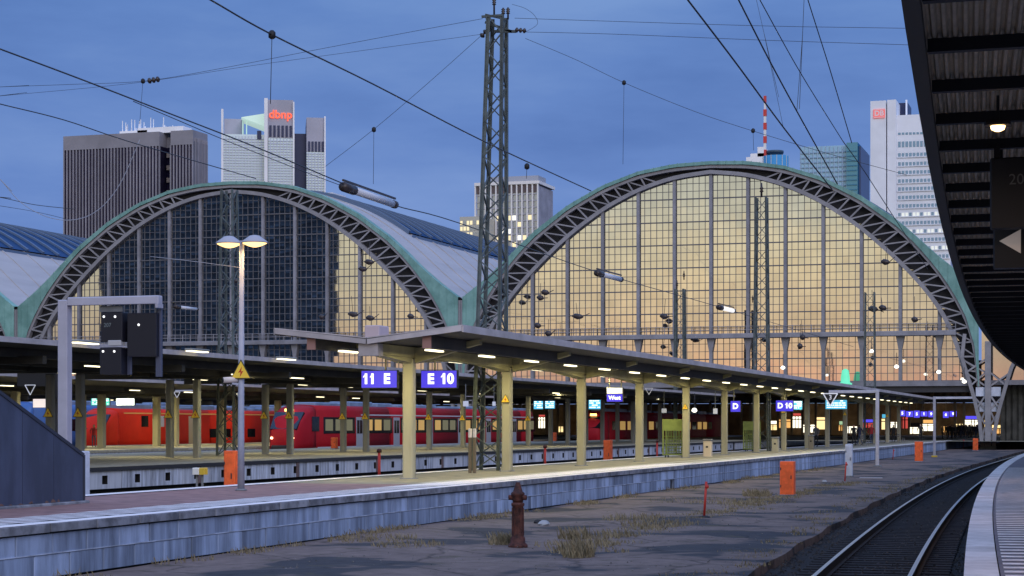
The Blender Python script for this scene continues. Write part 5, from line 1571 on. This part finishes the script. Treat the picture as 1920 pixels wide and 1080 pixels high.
# ================================================================== signal gantry by the stair housing
gb = at_z(122, 944, H); gb = Vector((-21.4, 36.2, H))
gq = lambda px, py: at_y(px, py, gb.y)
sgan = thing('signal_gantry', 'grey angled post and arm carrying black signal heads before the dark glass', 'railway signal', tuple(gb))
tl, tr = gq(121, 567), gq(301, 567)
GP = mat('gantry_paint', (.40, .395, .47), .5, noise=.06, nscale=2)
MB().bbox(tl.x - .115, tl.x + .115, gb.y - .1, gb.y + .13, H, tl.z + .05, .02).part('post', GP, sgan)
MB().bbox(tl.x + .117, tr.x, gb.y - .1, gb.y + .10, tl.z - .07, tl.z + .10, .02).part('arm', GP, sgan)
MB().box(tr.x - .06, tr.x, gb.y - .12, gb.y + .12, tl.z - .16, tl.z - .072).part('end_bracket', GP, sgan)
def px_box(nm, px0, px1, py0, py1, dy0, dy1, m, par, Yb, b=.015):
    p, q = at_y(px0, py1, Yb), at_y(px1, py0, Yb)
    return MB().bbox(p.x, q.x, Yb + dy0, Yb + dy1, p.z, q.z, b).part(nm, m, par)
NAVB = mat('navy_black_enamel', (.009, .009, .018), .5)
WL = glow('signal_white', (1, 1, 1), 1.3)
h1 = px_box('signal_head', 191, 231, 585, 641, -.05, .25, NAVB, sgan, gb.y)
h2 = px_box('signal_head', 189, 229, 651, 702, -.05, .25, NAVB, sgan, gb.y)
h3 = px_box('signal_head', 238, 293, 586, 668, .0, .3, NAVB, sgan, gb.y)
px_box('side_rail', 286, 297, 577, 706, .12, .2, mat('blue_grey_rail', (.07, .08, .13), .5), sgan, gb.y)
px_box('side_rail', 229, 237, 600, 702, .2, .26, mat('blue_grey_rail', (.07, .08, .13), .5), sgan, gb.y)
px_box('bracket_box', 205, 230, 638, 648, -.08, .1, mat('grey_bracket', (.42, .42, .44), .5), sgan, gb.y)
px_box('cable_tray', 186, 229, 573, 585, .0, .1, STEELD, sgan, gb.y)
for par, pts in ((h1, ((197, 594), (218, 594))), (h2, ((195.5, 659), (216.5, 659))), (h3, ((260, 609),))):
    for px, py in pts:
        p = gq(px, py); yy = gb.y - (.056 if par != h3 else .006)
        MB().tube([(p.x, yy, p.z), (p.x, yy + .03, p.z)], .026, 10).part('signal_light', WL, par)
mb = MB(); p = gq(204, 610); text_on(mb, '207', .12, (p.x, gb.y - .058, p.z), .001); mb.part('number_plate', mat('dim_grey_digits', (.16, .19, .2), .5), h1)
for px in (193, 227, 242, 288):
    p, q = gq(px, 573), gq(px, 588); MB().beam((p.x, gb.y + .1, p.z), (q.x, gb.y + .1, q.z), .03).part('hanger', STEELD, sgan)
# second, darker signal group farther away
yb = 88.0
sg2 = thing('signal_gantry', 'dark signal cabinet row with five tiny yellow lights far left under the long canopy', 'railway signal', tuple(at_y(70, 798, yb)))
px_box('cabinet', 32, 100, 696, 724, 0, .6, BLACK, sg2, yb); px_box('cabinet', 88, 112, 690, 748, -.1, .4, BLACK, sg2, yb)
px_box('top_rail', 60, 112, 684, 689, 0, .3, mat('tan_rail', (.30, .22, .14), .6), sg2, yb); px_box('post', 92, 99, 664, 860, .45, .6, DARKST, sg2, yb)
for px in (42, 54, 64, 76, 86):
    px_box('lamp', px - 2, px + 2, 695, 699, -.05, -.004, glow('tiny_yellow', (.8, .55, .2), .5), sg2, yb, .004)
def v_mark(label, px, py, w, Y, up=False, num=None, fill=False):
    c = at_y(px, py, Y); s = w / FPX * (Y * CT - c.x * ST)
    root = thing('indicator_triangle', label, 'railway sign', tuple(c), 'triangular speed boards')
    d = -1 if not up else 1
    P = [Vector((c.x - s / 2, Y, c.z)), Vector((c.x + s / 2, Y, c.z)), Vector((c.x, Y, c.z + d * s * .84))]
    if fill:
        MB().prism([(q.x, q.z) for q in P], 'y', Y + .002, Y + .04).part('plate', BLACK, root)
    for a, b in ((0, 1), (1, 2), (2, 0)):
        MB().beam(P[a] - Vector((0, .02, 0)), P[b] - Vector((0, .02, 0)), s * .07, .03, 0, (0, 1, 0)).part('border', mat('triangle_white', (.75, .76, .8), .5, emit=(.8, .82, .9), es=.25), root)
    if num:
        mb = MB(); text_on(mb, num, s * .46, (c.x, Y - .03, c.z - s * .27), .004); mb.part('number', mat('triangle_white', (.75, .76, .8), .5), root)
    return root
# L-shaped posts on the asphalt strip
def l_post(label, base, toppy, armpx, d, w, foot=None):
    p = at_z(*base, 0)
    top = at_y(base[0], toppy, p.y); e = at_y(armpx, toppy, p.y)
    root = thing('gantry_post', label, 'railway post', tuple(p), 'angled grey posts on the asphalt strip')
    MB().bbox(p.x - w / 2, p.x + w / 2, p.y - w / 2, p.y + w / 2, 0, top.z + w / 2, .02).part('post', STEEL, root)
    sgn = 1 if e.x > p.x else -1
    xa, xb = p.x + sgn * (w / 2 + .003), e.x
    MB().bbox(min(xa, xb), max(xa, xb), p.y - w * .4, p.y + w * .4, top.z - w * .42, top.z + w * .42, .015).part('arm', STEEL, root)
    MB().bbox(p.x - w * 1.1, p.x + w * 1.1, p.y - w * 1.1, p.y + w * 1.1, -.05, .12, .03).part('foot', foot or STEELD, root)
    return root, p
r_, p = l_post('grey angled post whose arm holds the black triangle numbered 3', (1645, 876), 734, 1554, 0, .20)
v_mark('black triangle board with white edge and the number 3', 1557, 738, 27, p.y - .25, num='3', fill=True)
l_post('grey angled post with yellow foot near the lattice leg', (1752, 857), 746, 1823, 0, .20, YELLOW)
v_mark('white outlined triangle hanging above the orange-red locomotive', 332, 735, 13, 120)
px_box('bar', 328, 362, 731, 734, 0, .1, STEEL, None, 120.3).name = 'sign_arm'
tag(bpy.data.objects['sign_arm'], 'thin grey arm holding the white outlined triangle above the locomotive', 'sign arm')
v_mark('white outlined triangle left of the gantry post under the long canopy', 57, 722, 22, 84)
v_mark('white outlined triangle beside the third near column', 1217, 728, 14, 90)
# small hanging plates under the middle canopy
for i, (px, py, w_, h_) in enumerate(((873, 757, 10, 10), (1245, 770, 9, 8), (1341, 771, 8, 10), (448, 741, 7, 10), (926, 757, 6, 8))):
    p, q = at_y(px - w_ / 2, py + h_ / 2, 95), at_y(px + w_ / 2, py - h_ / 2, 95)
    r_ = thing('track_plate', ['small white plate above the dark red train beside the near column', 'small dim plate with two marks above the green cage', 'small dim plate left of the D sign', 'small white plate beside the lamp post', 'small white plate behind the tall mast'][i], 'plate', tuple(p))
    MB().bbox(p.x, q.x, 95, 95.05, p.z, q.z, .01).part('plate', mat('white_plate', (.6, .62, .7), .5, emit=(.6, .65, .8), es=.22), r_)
    MB().beam(((p.x + q.x) / 2, 95.02, q.z), ((p.x + q.x) / 2, 95.02, q.z + .9), .03).part('hanger', STEELD, r_)
# ================================================================== stair housing
sh = thing('stair_housing', 'dark blue steel stair housing with sloping top at the left edge', 'stair housing', (-20.33, 33, H))
SHM = mat('dark_blue_panel', (.055, .068, .115), .5, noise=.22, nscale=1.4, streak=(1, 1, .35))
ytop = lambda y: H + 1.02 + (35.05 - y) * .40
yy = 35.05
while yy > 27:
    y2 = yy - 1.15
    MB().prism([(y2 + .012, H + .06), (yy, H + .06), (yy, ytop(yy) - .05), (y2 + .012, ytop(y2) - .05)], 'x', -20.37, -20.33 + U(-.004, .003)).part('panel', SHM, sh)
    yy = y2
MB().prism([(27, H + .07), (35.02, H + .07), (35.02, ytop(35.05) - .07), (27, ytop(27) - .07)], 'x', -20.45, -20.372).part('core', GAP, sh)
MB().beam((-20.36, 27, ytop(27) - .02), (-20.36, 35.07, ytop(35.07) - .02), .10, .07).part('top_rail', mat('dark_trim', (.03, .035, .055), .5), sh)
MB().bbox(-20.41, -20.31, 35.055, 35.12, H, ytop(35.1), .01).part('end_post', mat('dark_trim', (.03, .035, .055), .5), sh)
MB().bbox(-22.4, -20.25, 27, 35.2, H - .01, H + .055, .02).part('plinth', COPING, sh)
MB().prism([(27, H + .07), (35.02, H + .07), (35.02, ytop(35.05) - .07), (27, ytop(27) - .07)], 'x', -22.35, -22.28).part('panel', SHM, sh)
for i in range(11):
    y = 31.2 + i * .33 + U(-.15, .15); w_ = U(.04, .22); h_ = U(.02, .07)
    MB().prism([(y, H + .06), (y + w_, H + .06), (y + w_ * .8, H + .06 + h_ * .6), (y + w_ * .4, H + .06 + h_), (y + w_ * .1, H + .06 + h_ * .5)], 'x', -20.332, -20.322).part('rust_patch', mat('rust_spot', (.17, .10, .085), .85), sh)
# P11 column plates
cans = {o['label']: o for o in bpy.data.objects if o.name.startswith('platform_canopy')}
pc = cans['long dark canopy on paired grey columns behind the near canopy']
for yq in Y2[2:9]:
    warn_sign(pc, -45.2, yq - .19, 3.05, .52); warn_sign(pc, -43.7, yq - .19, 3.05, .52)
nc = cans['near butterfly roof canopy with yellow-lit columns over the middle platform']
for yq in COLY[1::3]:
    warn_sign(nc, XC, yq - .195, 3.4, .34)
for yq in COLY:
    MB().bbox(XC - .22, XC + .22, yq - .22, yq + .22, H - .01, H + .03, .01).part('base_plate', COPING, nc)
    MB().tube([(XC + .10, yq + .21, H + .03), (XC + .10, yq + .21, 4.4)], .04, 6).part('drainpipe', COLG, nc)
# ================================================================== boxes and posts
def cabinet(label, c, w, d, h, m, nm='cabinet', cat='cabinet', group=None, cap=None):
    root = thing(nm, label, cat, c, group)
    MB().bbox(c[0] - w / 2, c[0] + w / 2, c[1] - d / 2, c[1] + d / 2, c[2] - .05, c[2] + h, .018).part('body', m, root)
    MB().bbox(c[0] - w / 2 - .05, c[0] + w / 2 + .05, c[1] - d / 2 - .05, c[1] + d / 2 + .05, c[2] - .06, c[2] + .06, .02).part('plinth', COPING, root)
    for hz in (.25, .75): MB().box(c[0] - w / 2 + .02, c[0] - w / 2 + .05, c[1] - d / 2 - .03, c[1] - d / 2 - .0125, c[2] + h * hz, c[2] + h * hz + .09).part('hinge', DARKST, root)
    MB().bbox(c[0] - w / 2 + .04, c[0] + w / 2 - .04, c[1] - d / 2 - .012, c[1] - d / 2, c[2] + .1, c[2] + h - .1, .004).part('door', m, root)
    MB().box(c[0] + w / 2 - .1, c[0] + w / 2 - .07, c[1] - d / 2 - .03, c[1] - d / 2 - .0125, c[2] + h * .5, c[2] + h * .6).part('handle', DARKST, root)
    if cap: MB().bbox(c[0] - w / 2 - .02, c[0] + w / 2 + .02, c[1] - d / 2 - .02, c[1] + d / 2 + .02, c[2] + h + .001, c[2] + h + .04, .01).part('lid', cap, root)
    return root
GO = 'orange relay boxes beside the tracks'
def strip_box(label, px, pyb, pyt, wpx, m, nm='relay_box', group=GO, d=.45, Z=0, cat='relay box'):
    p = at_z(px, pyb, Z); dd = -p.x * ST + p.y * CT
    return cabinet(label, tuple(p), wpx / FPX * dd * .86, d, (pyb - pyt) / FPX * dd, m, nm, cat, group)
strip_box('large orange relay box standing on the asphalt strip', 1477, 930, 865, 30, ORANGE)
strip_box('orange relay box between the two angled grey posts', 1723, 866, 828, 17, ORANGE)
strip_box('small orange relay box close to the lattice leg', 1829, 845, 822, 11, ORANGE)
strip_box('pale blue-white cabinet behind a thin red stake on the strip', 1592, 894, 833, 15, PALEB, 'cabinet', None, .3, cat='cabinet')
for lab, px, pyt, w, X in (('orange relay box behind the foot of the lamp post', 436, 845, 27, -25.5), ('orange relay box between the second and third near columns', 1140, 825, 17, -25.5)):
    p = at_x(px, pyt, X); dd = -X * ST + p.y * CT
    cabinet(lab, (X, p.y, 0), w / FPX * dd * .8, .5, p.z, ORANGE, 'relay_box', 'relay box', GO)
for lab, px, pyb, pyt, w in (('small orange box at the foot of a grey column before the dark red train', 627, 842, 820, 11), ('small orange box far along the long canopy platform', 1039, 828, 811, 10)):
    strip_box(lab, px, pyb, pyt, w, ORANGE, Z=H)
p = at_x(151, 846, -24.6)
cabinet('pale blue-white cabinet right of the stair housing', (-24.6, p.y, 0), .34, .34, p.z, PALEB)
# dwarf signal
p = at_x(375, 877, -25.6)
ds = thing('dwarf_signal', 'low yellow and white dwarf signal on thin legs before the far wall', 'railway signal', (-25.6, p.y, 0))
MB().bbox(p.x - .2, p.x + .02, p.y - .12, p.y + .12, p.z - .2, p.z, .02).part('head', mat('dwarf_white', (.75, .74, .7), .5), ds)
MB().bbox(p.x + .022, p.x + .2, p.y - .12, p.y + .12, p.z - .2, p.z, .02).part('head', YELLOW, ds)
for dx in (-.1, .08): MB().beam((p.x + dx, p.y, 0), (p.x + dx, p.y, p.z - .2), .05).part('leg', STEELD, ds)
# rusty hydrant post
p = at_z(971, 1024, 0); k = 1.30
hy = thing('hydrant', 'old dark red rusty hydrant post on the asphalt strip', 'hydrant', tuple(p))
MB().lathe(tuple(p), [(.20, -.05), (.20, .03), (.155, .07), (.15, .16), (.125, .20), (.122, .34), (.118, .62), (.112, .80), (.135, .83), (.135, .87), (.105, .89)], 16).part('barrel', RUST, hy)
MB().lathe((p.x, p.y, p.z + .89), [(.10, 0), (.115, .05), (.12, .12), (.14, .15), (.14, .19), (.10, .22), (.075, .30), (.06, .36), (.045, .38), (.045, .41)], 16).part('cap', RUST, hy)
for s_ in (-1, 1):
    nz = MB().tube([(p.x + s_ * .10, p.y - .02, p.z + .99), (p.x + s_ * .185, p.y - .03, p.z + .99)], .055, 10).part('nozzle', RUST, hy)
for k_ in range(10):
    a_ = 2 * math.pi * k_ / 10
    MB().beam((p.x + .122 * math.cos(a_), p.y + .122 * math.sin(a_), .22), (p.x + .116 * math.cos(a_), p.y + .116 * math.sin(a_), .78), .018).part('rib', RUST, hy)
def stake(label, px, pyb, pyt, r=.035, bm=BLACK, m=REDP, base=True, Z=0):
    p = at_z(px, pyb, Z); dd = -p.x * ST + p.y * CT; h = (pyb - pyt) / FPX * dd
    root = thing('marker_post', label, 'marker post', tuple(p), 'thin red marker posts')
    MB().tube([p, p + Vector((.06, 0, h))], r, 8).part('shaft', m, root)
    MB().tube([p + Vector((-.02 + .06, 0, h * .86)), p + Vector((.12, 0, h * .87))], r * 1.6, 8).part('hook', m, root)
    if base: MB().lathe(tuple(p), [(.17, 0), (.16, .06), (.06, .09)], 12).part('foot', bm, root)
stake('thin red marker post on a black foot right of the hydrant', 1320, 973, 903, .032)
stake('thin red stake leaning before the pale cabinet', 1584, 903, 866, .03, base=False)
stake('thin red stake before the grey angled post', 1674, 862, 842, .03, base=False)
stake('thin red stake far along the strip near the last orange box', 1806, 842, 824, .03, base=False)
for lab, px, pyt in (('short red hydrant post with dark top before the far wall', 711, 846), ('thin red stake before the far wall', 1022, 838), ('thin red stake left of the green cage', 1232, 828)):
    p = at_x(px, pyt, -27.0)
    r_ = thing('marker_post', lab, 'marker post', (p.x, p.y, 0), 'thin red marker posts')
    MB().tube([(p.x, p.y, -.05), (p.x, p.y, p.z)], .06, 8).part('shaft', REDP, r_); MB().lathe((p.x, p.y, p.z), [(.1, -.05), (.1, .06), (.04, .1)], 10).part('cap', RUST, r_)
# twin wooden posts near the mast
p = at_z(885, 887, H)
tp = thing('barrier_post', 'pair of brown posts with white tops left of the tall mast', 'barrier post', tuple(p))
for dx in (-.07, .09):
    MB().bbox(p.x + dx - .05, p.x + dx + .05, p.y - .05, p.y + .05, H, H + 1.2, .01).part('post', mat('brown_post', (.20, .16, .11), .7), tp)
    MB().bbox(p.x + dx - .052, p.x + dx + .052, p.y - .052, p.y + .052, H + 1.201, H + 1.5, .015).part('white_top', WHITEP, tp)
# green wire cages / trolleys
GRN = mat('green_cage_paint', (.19, .24, .07), .5, noise=.1, nscale=3)
def cage(label, px, pyb, pyt, w):
    p = at_z(px, pyb, H); dd = -p.x * ST + p.y * CT; h = (pyb - pyt) / FPX * dd
    root = thing('wire_cage', label, 'wire cage', tuple(p), 'green wire cages on the platform')
    x0, x1, y0, y1 = p.x - w / 2, p.x + w / 2, p.y - .4, p.y + .4
    for x in (x0, x1):
        for y in (y0, y1): MB().beam((x, y, H + .12), (x, y, H + h), .07).part('post', GRN, root)
    MB().bbox(x0, x1, y0 - .03, y0 - .005, H + h * .70, H + h, .005).part('sign_panel', GRN, root)
    MB().bbox(x0, x1, y0, y1, H + .12, H + .18, .01).part('base', GRN, root)
    mb = MB()
    for i in range(9):
        x = x0 + (x1 - x0) * i / 8
        mb.beam((x, y0, H + .18), (x, y0, H + h * .7), .025); mb.beam((x, y1, H + .18), (x, y1, H + h), .025)
    for i in range(6):
        z = H + .3 + i * h * .08
        mb.beam((x0, y0, z), (x1, y0, z), .025); mb.beam((x0, y1, z), (x1, y1, z), .025); mb.beam((x1, y0, z), (x1, y1, z), .025)
    mb.part('wire_mesh', GRN, root)
    for x in (x0 + .1, x1 - .1):
        for y in (y0 + .1, y1 - .1): MB().tube([(x - .02, y, H + .06), (x + .02, y, H + .06)], .06, 10).part('wheel', BLACK, root)
cage('green wire cage trolley beside a grey column under the near canopy', 1266, 858, 786, 1.05)
cage('second green wire cage farther along, half behind a column', 1410, 846, 790, .9)
# bins
def bin_(label, px, pyb, pyt, w, m):
    p = at_z(px, pyb, H); dd = -p.x * ST + p.y * CT; h = (pyb - pyt) / FPX * dd
    root = thing('litter_bin', label, 'litter bin', tuple(p), 'litter bins on the near platform')
    MB().bbox(p.x - w / 2, p.x + w / 2, p.y - w / 2, p.y + w / 2, H, H + h * .9, .04).part('body', m, root)
    MB().bbox(p.x - w / 2 - .02, p.x + w / 2 + .02, p.y - w / 2 - .02, p.y + w / 2 + .02, H + h * .9 + .002, H + h, .03).part('lid', STEELD, root)
    MB().box(p.x - .06, p.x + .06, p.y - w / 2 - .01, p.y - w / 2 - .001, H + h * .5, H + h * .6).part('emblem', BLACK, root)
CREAM = mat('cream_bin', (.62, .52, .40), .5)
bin_('cream litter bin right of the green wire cage', 1327, 856, 823, .42, CREAM)
bin_('striped metal litter bin farther along the near platform', 1454, 848, 819, .42, mat('metal_bin', (.38, .36, .27), .4))
bin_('slim grey litter bin beside a near column towards the hall', 1521, 842, 815, .36, mat('brown_bin', (.2, .18, .14), .5))
# ================================================================== people
def body_mesh(seed, pose):
    rnd = random.Random(seed)
    bm = bmesh.new(); sk = bm.verts.layers.skin.verify()
    def v(x, y, z, r, root=False):
        q = bm.verts.new((x, y, z)); q[sk].radius = (r, r * .8); q[sk].use_root = root; return q
    st = {'stand': 0.06, 'walk': 0.30, 'lean': 0.05}[pose]
    pel = v(0, 0, .95, .15, True); che = v(0, -.02, 1.28, .17); nec = v(0, -.01, 1.48, .065); hed = v(0, -.03, 1.60, .085); top = v(0, -.02, 1.70, .075)
    for a, b in ((pel, che), (che, nec), (nec, hed), (hed, top)): bm.edges.new((a, b))
    for s_ in (-1, 1):
        off = st * s_
        hip = v(s_ * .09, 0, .88, .10); kn = v(s_ * .10, off * .5, .50, .068); an = v(s_ * .10, off, .09, .045); to = v(s_ * .11, off - .16, .03, .04)
        for a, b in ((pel, hip), (hip, kn), (kn, an), (an, to)): bm.edges.new((a, b))
        sh_ = v(s_ * .20, 0, 1.40, .065); el = v(s_ * .26, -off * .5 + .02, 1.14, .05); ha = v(s_ * .25, -off * .9 - (.2 if pose == 'lean' else .08), .92 if pose != 'lean' else 1.05, .035); fg = v(s_ * .245, -off * .9 - .12, .84 if pose != 'lean' else 1.02, .03)
        for a, b in ((che, sh_), (sh_, el), (el, ha), (ha, fg)): bm.edges.new((a, b))
    me = bpy.data.meshes.new('person'); bm.to_mesh(me); bm.free()
    o = bpy.data.objects.new('tmp', me); COL.objects.link(o)
    o.modifiers.new('s', 'SKIN').use_smooth_shade = True
    md = o.modifiers.new('u', 'SUBSURF'); md.levels = md.render_levels = 1
    out = bpy.data.meshes.new_from_object(o.evaluated_get(bpy.context.evaluated_depsgraph_get()))
    bpy.data.objects.remove(o); bpy.data.meshes.remove(me)
    return out
SKIN = mat('skin', (.45, .27, .19), .6); HAIRM = mat('dark_hair', (.03, .02, .015), .7)
COATS = [mat('coat_black', (.02, .02, .022), .8), mat('coat_navy', (.025, .03, .07), .8), mat('coat_grey', (.10, .10, .11), .8), mat('coat_red', (.35, .03, .04), .8), mat('coat_tan', (.25, .18, .10), .8)]
TROU = [mat('trousers_dark', (.02, .02, .025), .8), mat('jeans', (.05, .07, .13), .8)]
PM = {}
def person(label, loc, coat, pose='stand', rot=0.0, group='people on the platform', h=1.75):
    key = (pose, coat)
    if key not in PM:
        me = body_mesh(1, pose)
        for m_ in (COATS[coat], TROU[coat % 2], SKIN, HAIRM, BLACK): me.materials.append(m_)
        for pg in me.polygons:
            c = pg.center
            pg.use_smooth = True
            if c.z > 1.50: pg.material_index = 2 if (c.y < -.03 and c.z < 1.66) else 3
            elif c.z < .07: pg.material_index = 4
            elif c.z < .86 and abs(c.x) < .2: pg.material_index = 1
            elif abs(c.x) > .2 and c.z < .93 and pose != 'lean': pg.material_index = 2
            else: pg.material_index = 0
        PM[key] = me
    o = bpy.data.objects.new('person', PM[key]); COL.objects.link(o)
    o.location = loc; o.rotation_euler = (0, 0, rot); s_ = h / 1.76; o.scale = (s_, s_, s_)
    return tag(o, label, 'person', group)
p = at_z(176, 838, H); person('person in red jacket and dark hair leaning by the orange-red locomotive', tuple(p), 3, 'lean', .6)
near = [(1530, 838, 2, 'person in grey coat standing beside the slim bin'), (1601, 836, 0, 'person in black coat standing left of the pale cabinet'), (1612, 834, 1, 'person in navy coat close behind the pale cabinet'),
        (1634, 832, 3, 'person in red jacket left of the angled grey post'), (1662, 830, 4, 'person in tan coat right of the angled grey post'), (1675, 829, 0, 'person in black coat farther right of the angled grey post')]
for px, py, c_, lab in near:
    p = at_z(px, py, H); person(lab, (p.x, p.y, H), c_, 'walk' if c_ % 2 else 'stand', U(-2, 2))
p = at_z(1726, 827, H); person('tall dark person walking alone behind the middle orange box', (p.x, p.y, H), 0, 'walk', 0.2, h=1.85)
p = at_z(1767, 823, H); person('person in tan coat just right of the second angled post', (p.x, p.y, H), 4, 'stand', 1.2)
for i in range(30):
    px = 1776 + 2.0 * i + U(-1, 1); Yp = U(222, 292)
    p = at_y(px, 800, Yp)
    person('dark-clad person in the distant crowd between the far angled post and lattice pylon', (p.x, Yp, H), random.choice((0, 0, 1, 2)), 'walk', U(-.5, .5), 'crowd of people by the lattice leg', U(1.65, 1.88))
setting('hall_floor', MB().quad((-34, 200, H - .004), (-5, 200, H - .004), (-5, 296, H - .004), (-34, 296, H - .004)), TARMACG)
def bench(label, px, py):
    p = at_z(px, py, H)
    root = thing('bench', label, 'bench', tuple(p), 'benches on the near platform')
    for i in range(3):
        MB().bbox(p.x - .22 + i * .15, p.x - .10 + i * .15, p.y - .9, p.y + .9, H + .43, H + .46, .008).part('slat', mat('bench_slat', (.10, .085, .06), .6), root)
    for i in range(2):
        MB().bbox(p.x - .27, p.x - .24, p.y - .9, p.y + .9, H + .55 + i * .16, H + .67 + i * .16, .008).part('slat', mat('bench_slat', (.10, .085, .06), .6), root)
    for dy in (-.7, .7):
        MB().beam((p.x - .25, p.y + dy, H), (p.x - .25, p.y + dy, H + .85), .05).part('leg', STEELD, root); MB().beam((p.x + .2, p.y + dy, H), (p.x + .2, p.y + dy, H + .43), .05).part('leg', STEELD, root)
bench('dark slatted bench beside the people near the pale cabinet', 1622, 836); bench('dark slatted bench farther along towards the hall', 1690, 830)
# ================================================================== ground details
single('painted_line', (lambda p, q: MB().box(p.x, q.x, p.y - .16, p.y + .16, .03, .036))(at_z(1612, 897, 0), at_z(1656, 897, 0)), WHITEP, 'short white painted line beside the pale cabinet', 'road marking', tuple(at_z(1634, 897, 0)))
def stone(label, px, py, r, m):
    p = at_z(px, py, 0); rnd = random.Random(px)
    mb = MB(); rings = []
    for z, f in ((-.02, .9), (.25, 1.0), (.6, .75), (.8, .3)):
        rings.append([(p.x + r * f * rnd.uniform(.75, 1.2) * math.cos(t_ * math.pi / 4), p.y + r * f * rnd.uniform(.75, 1.2) * math.sin(t_ * math.pi / 4), z * r) for t_ in range(8)])
    mb.loft(rings)
    single('rubble_stone', mb, m, label, 'stone', tuple(p), 'stones lying on the strip')
stone('pale broken stone right of the hydrant', 1020, 985, .16, CONC); stone('dark broken stone right of the hydrant', 1009, 981, .12, GAP)
stone('small stone lying near the large orange box', 1546, 905, .14, CONC); stone('flat dark plate by the pale concrete wall', 648, 998, .25, GAP)
GRD = mat('dry_grass', (.20, .165, .095), .9, noise=.45, nscale=5, col2=(.36, .30, .19))
mb = MB()
def tuft(x, y, n, rr, hh):
    for _ in range(n):
        a_ = U(0, 6.283); r0 = rr * math.sqrt(R()); bxx, byy = x + r0 * math.cos(a_), y + r0 * math.sin(a_) * 1.6
        h_ = hh * U(.4, 1.1); dx, dy = U(-.5, .5) * h_, U(-.5, .5) * h_; w = U(.006, .014)
        mb.add([(bxx - w, byy, 0), (bxx + w, byy, 0), (bxx + dx * .5 + w * .6, byy + dy * .5, h_ * .65), (bxx + dx, byy + dy, h_)], [(0, 1, 2), (0, 2, 3)])
for px, py, n, rr, hh in ((1085, 1044, 170, .30, .34), (1068, 1036, 90, .35, .22), (1078, 1010, 170, .35, .30), (1150, 1008, 130, .6, .2), (1105, 1024, 130, .45, .24), (1045, 1022, 70, .5, .12), (1230, 985, 260, .9, .16), (1190, 975, 220, .8, .2), (940, 1020, 260, .25, .26), (765, 1025, 240, .7, .14), (700, 1012, 240, .9, .13), (1420, 930, 320, .5, .26), (1400, 945, 220, .9, .12), (1500, 928, 160, .5, .1), (1560, 912, 160, .8, .12), (1310, 940, 240, 1.5, .12)):
    p = at_z(px, py, 0); tuft(p.x, p.y, n, rr, hh)
for i in range(420):      # sparse weeds along the crack between old and new asphalt
    f = R(); a, c = at_z(1075, 1035, 0), at_z(1600, 905, 0)
    bend = math.sin(f * math.pi) * -.5
    tuft(a.x + (c.x - a.x) * f + bend + random.gauss(0, .38), a.y + (c.y - a.y) * f, random.randint(4, 14), .22, U(.04, .13))
for i in range(230):
    y = U(26, 110); 
    if R() < .5 + .5 * math.sin(y * .8): tuft(-16.3 + U(0, .7), y, 26, .3, U(.05, .18))
for i in range(120):
    y = U(30, 120); tuft(edge_x(y) - 3.7 - abs(random.gauss(0, .5)), y, 18, .3, U(.04, .1))
g = mb.part('dry_grass', GRD)
mb = MB(); rs = random.Random(5)
for i in range(1500):
    f = rs.random(); a, c = at_z(1040, 1045, 0), at_z(1600, 905, 0)
    if rs.random() < .4: px_, py_q = rs.uniform(500, 1500), rs.uniform(930, 1075); q = at_z(px_, py_q, 0); x, y = q.x, q.y
    else: x, y = a.x + (c.x - a.x) * f - math.sin(f * 3.1) * .5 + rs.gauss(0, .6), a.y + (c.y - a.y) * f + rs.gauss(0, .5)
    if x < PX0 + .2 or x > edge_x(y) - 3.7: continue
    r_ = rs.uniform(.008, .03)
    P = [(x + r_ * rs.uniform(.6, 1.4) * u, y + r_ * rs.uniform(.6, 1.4) * v, .02 + r_ * w * rs.uniform(.4, 1)) for u, v, w in ((1, 0, 0), (0, 1, 0), (-1, 0, 0), (0, -1, 0), (0, 0, 1))]
    mb.add(P, [(0, 1, 4), (1, 2, 4), (2, 3, 4), (3, 0, 4)])
gg = mb.part('gravel', mat('loose_gravel', (.10, .09, .085), .9, noise=.6, nscale=9, col2=(.26, .24, .23))); gg['kind'] = 'stuff'
g['kind'] = 'stuff'; _ = g; g['kind'] = 'stuff'
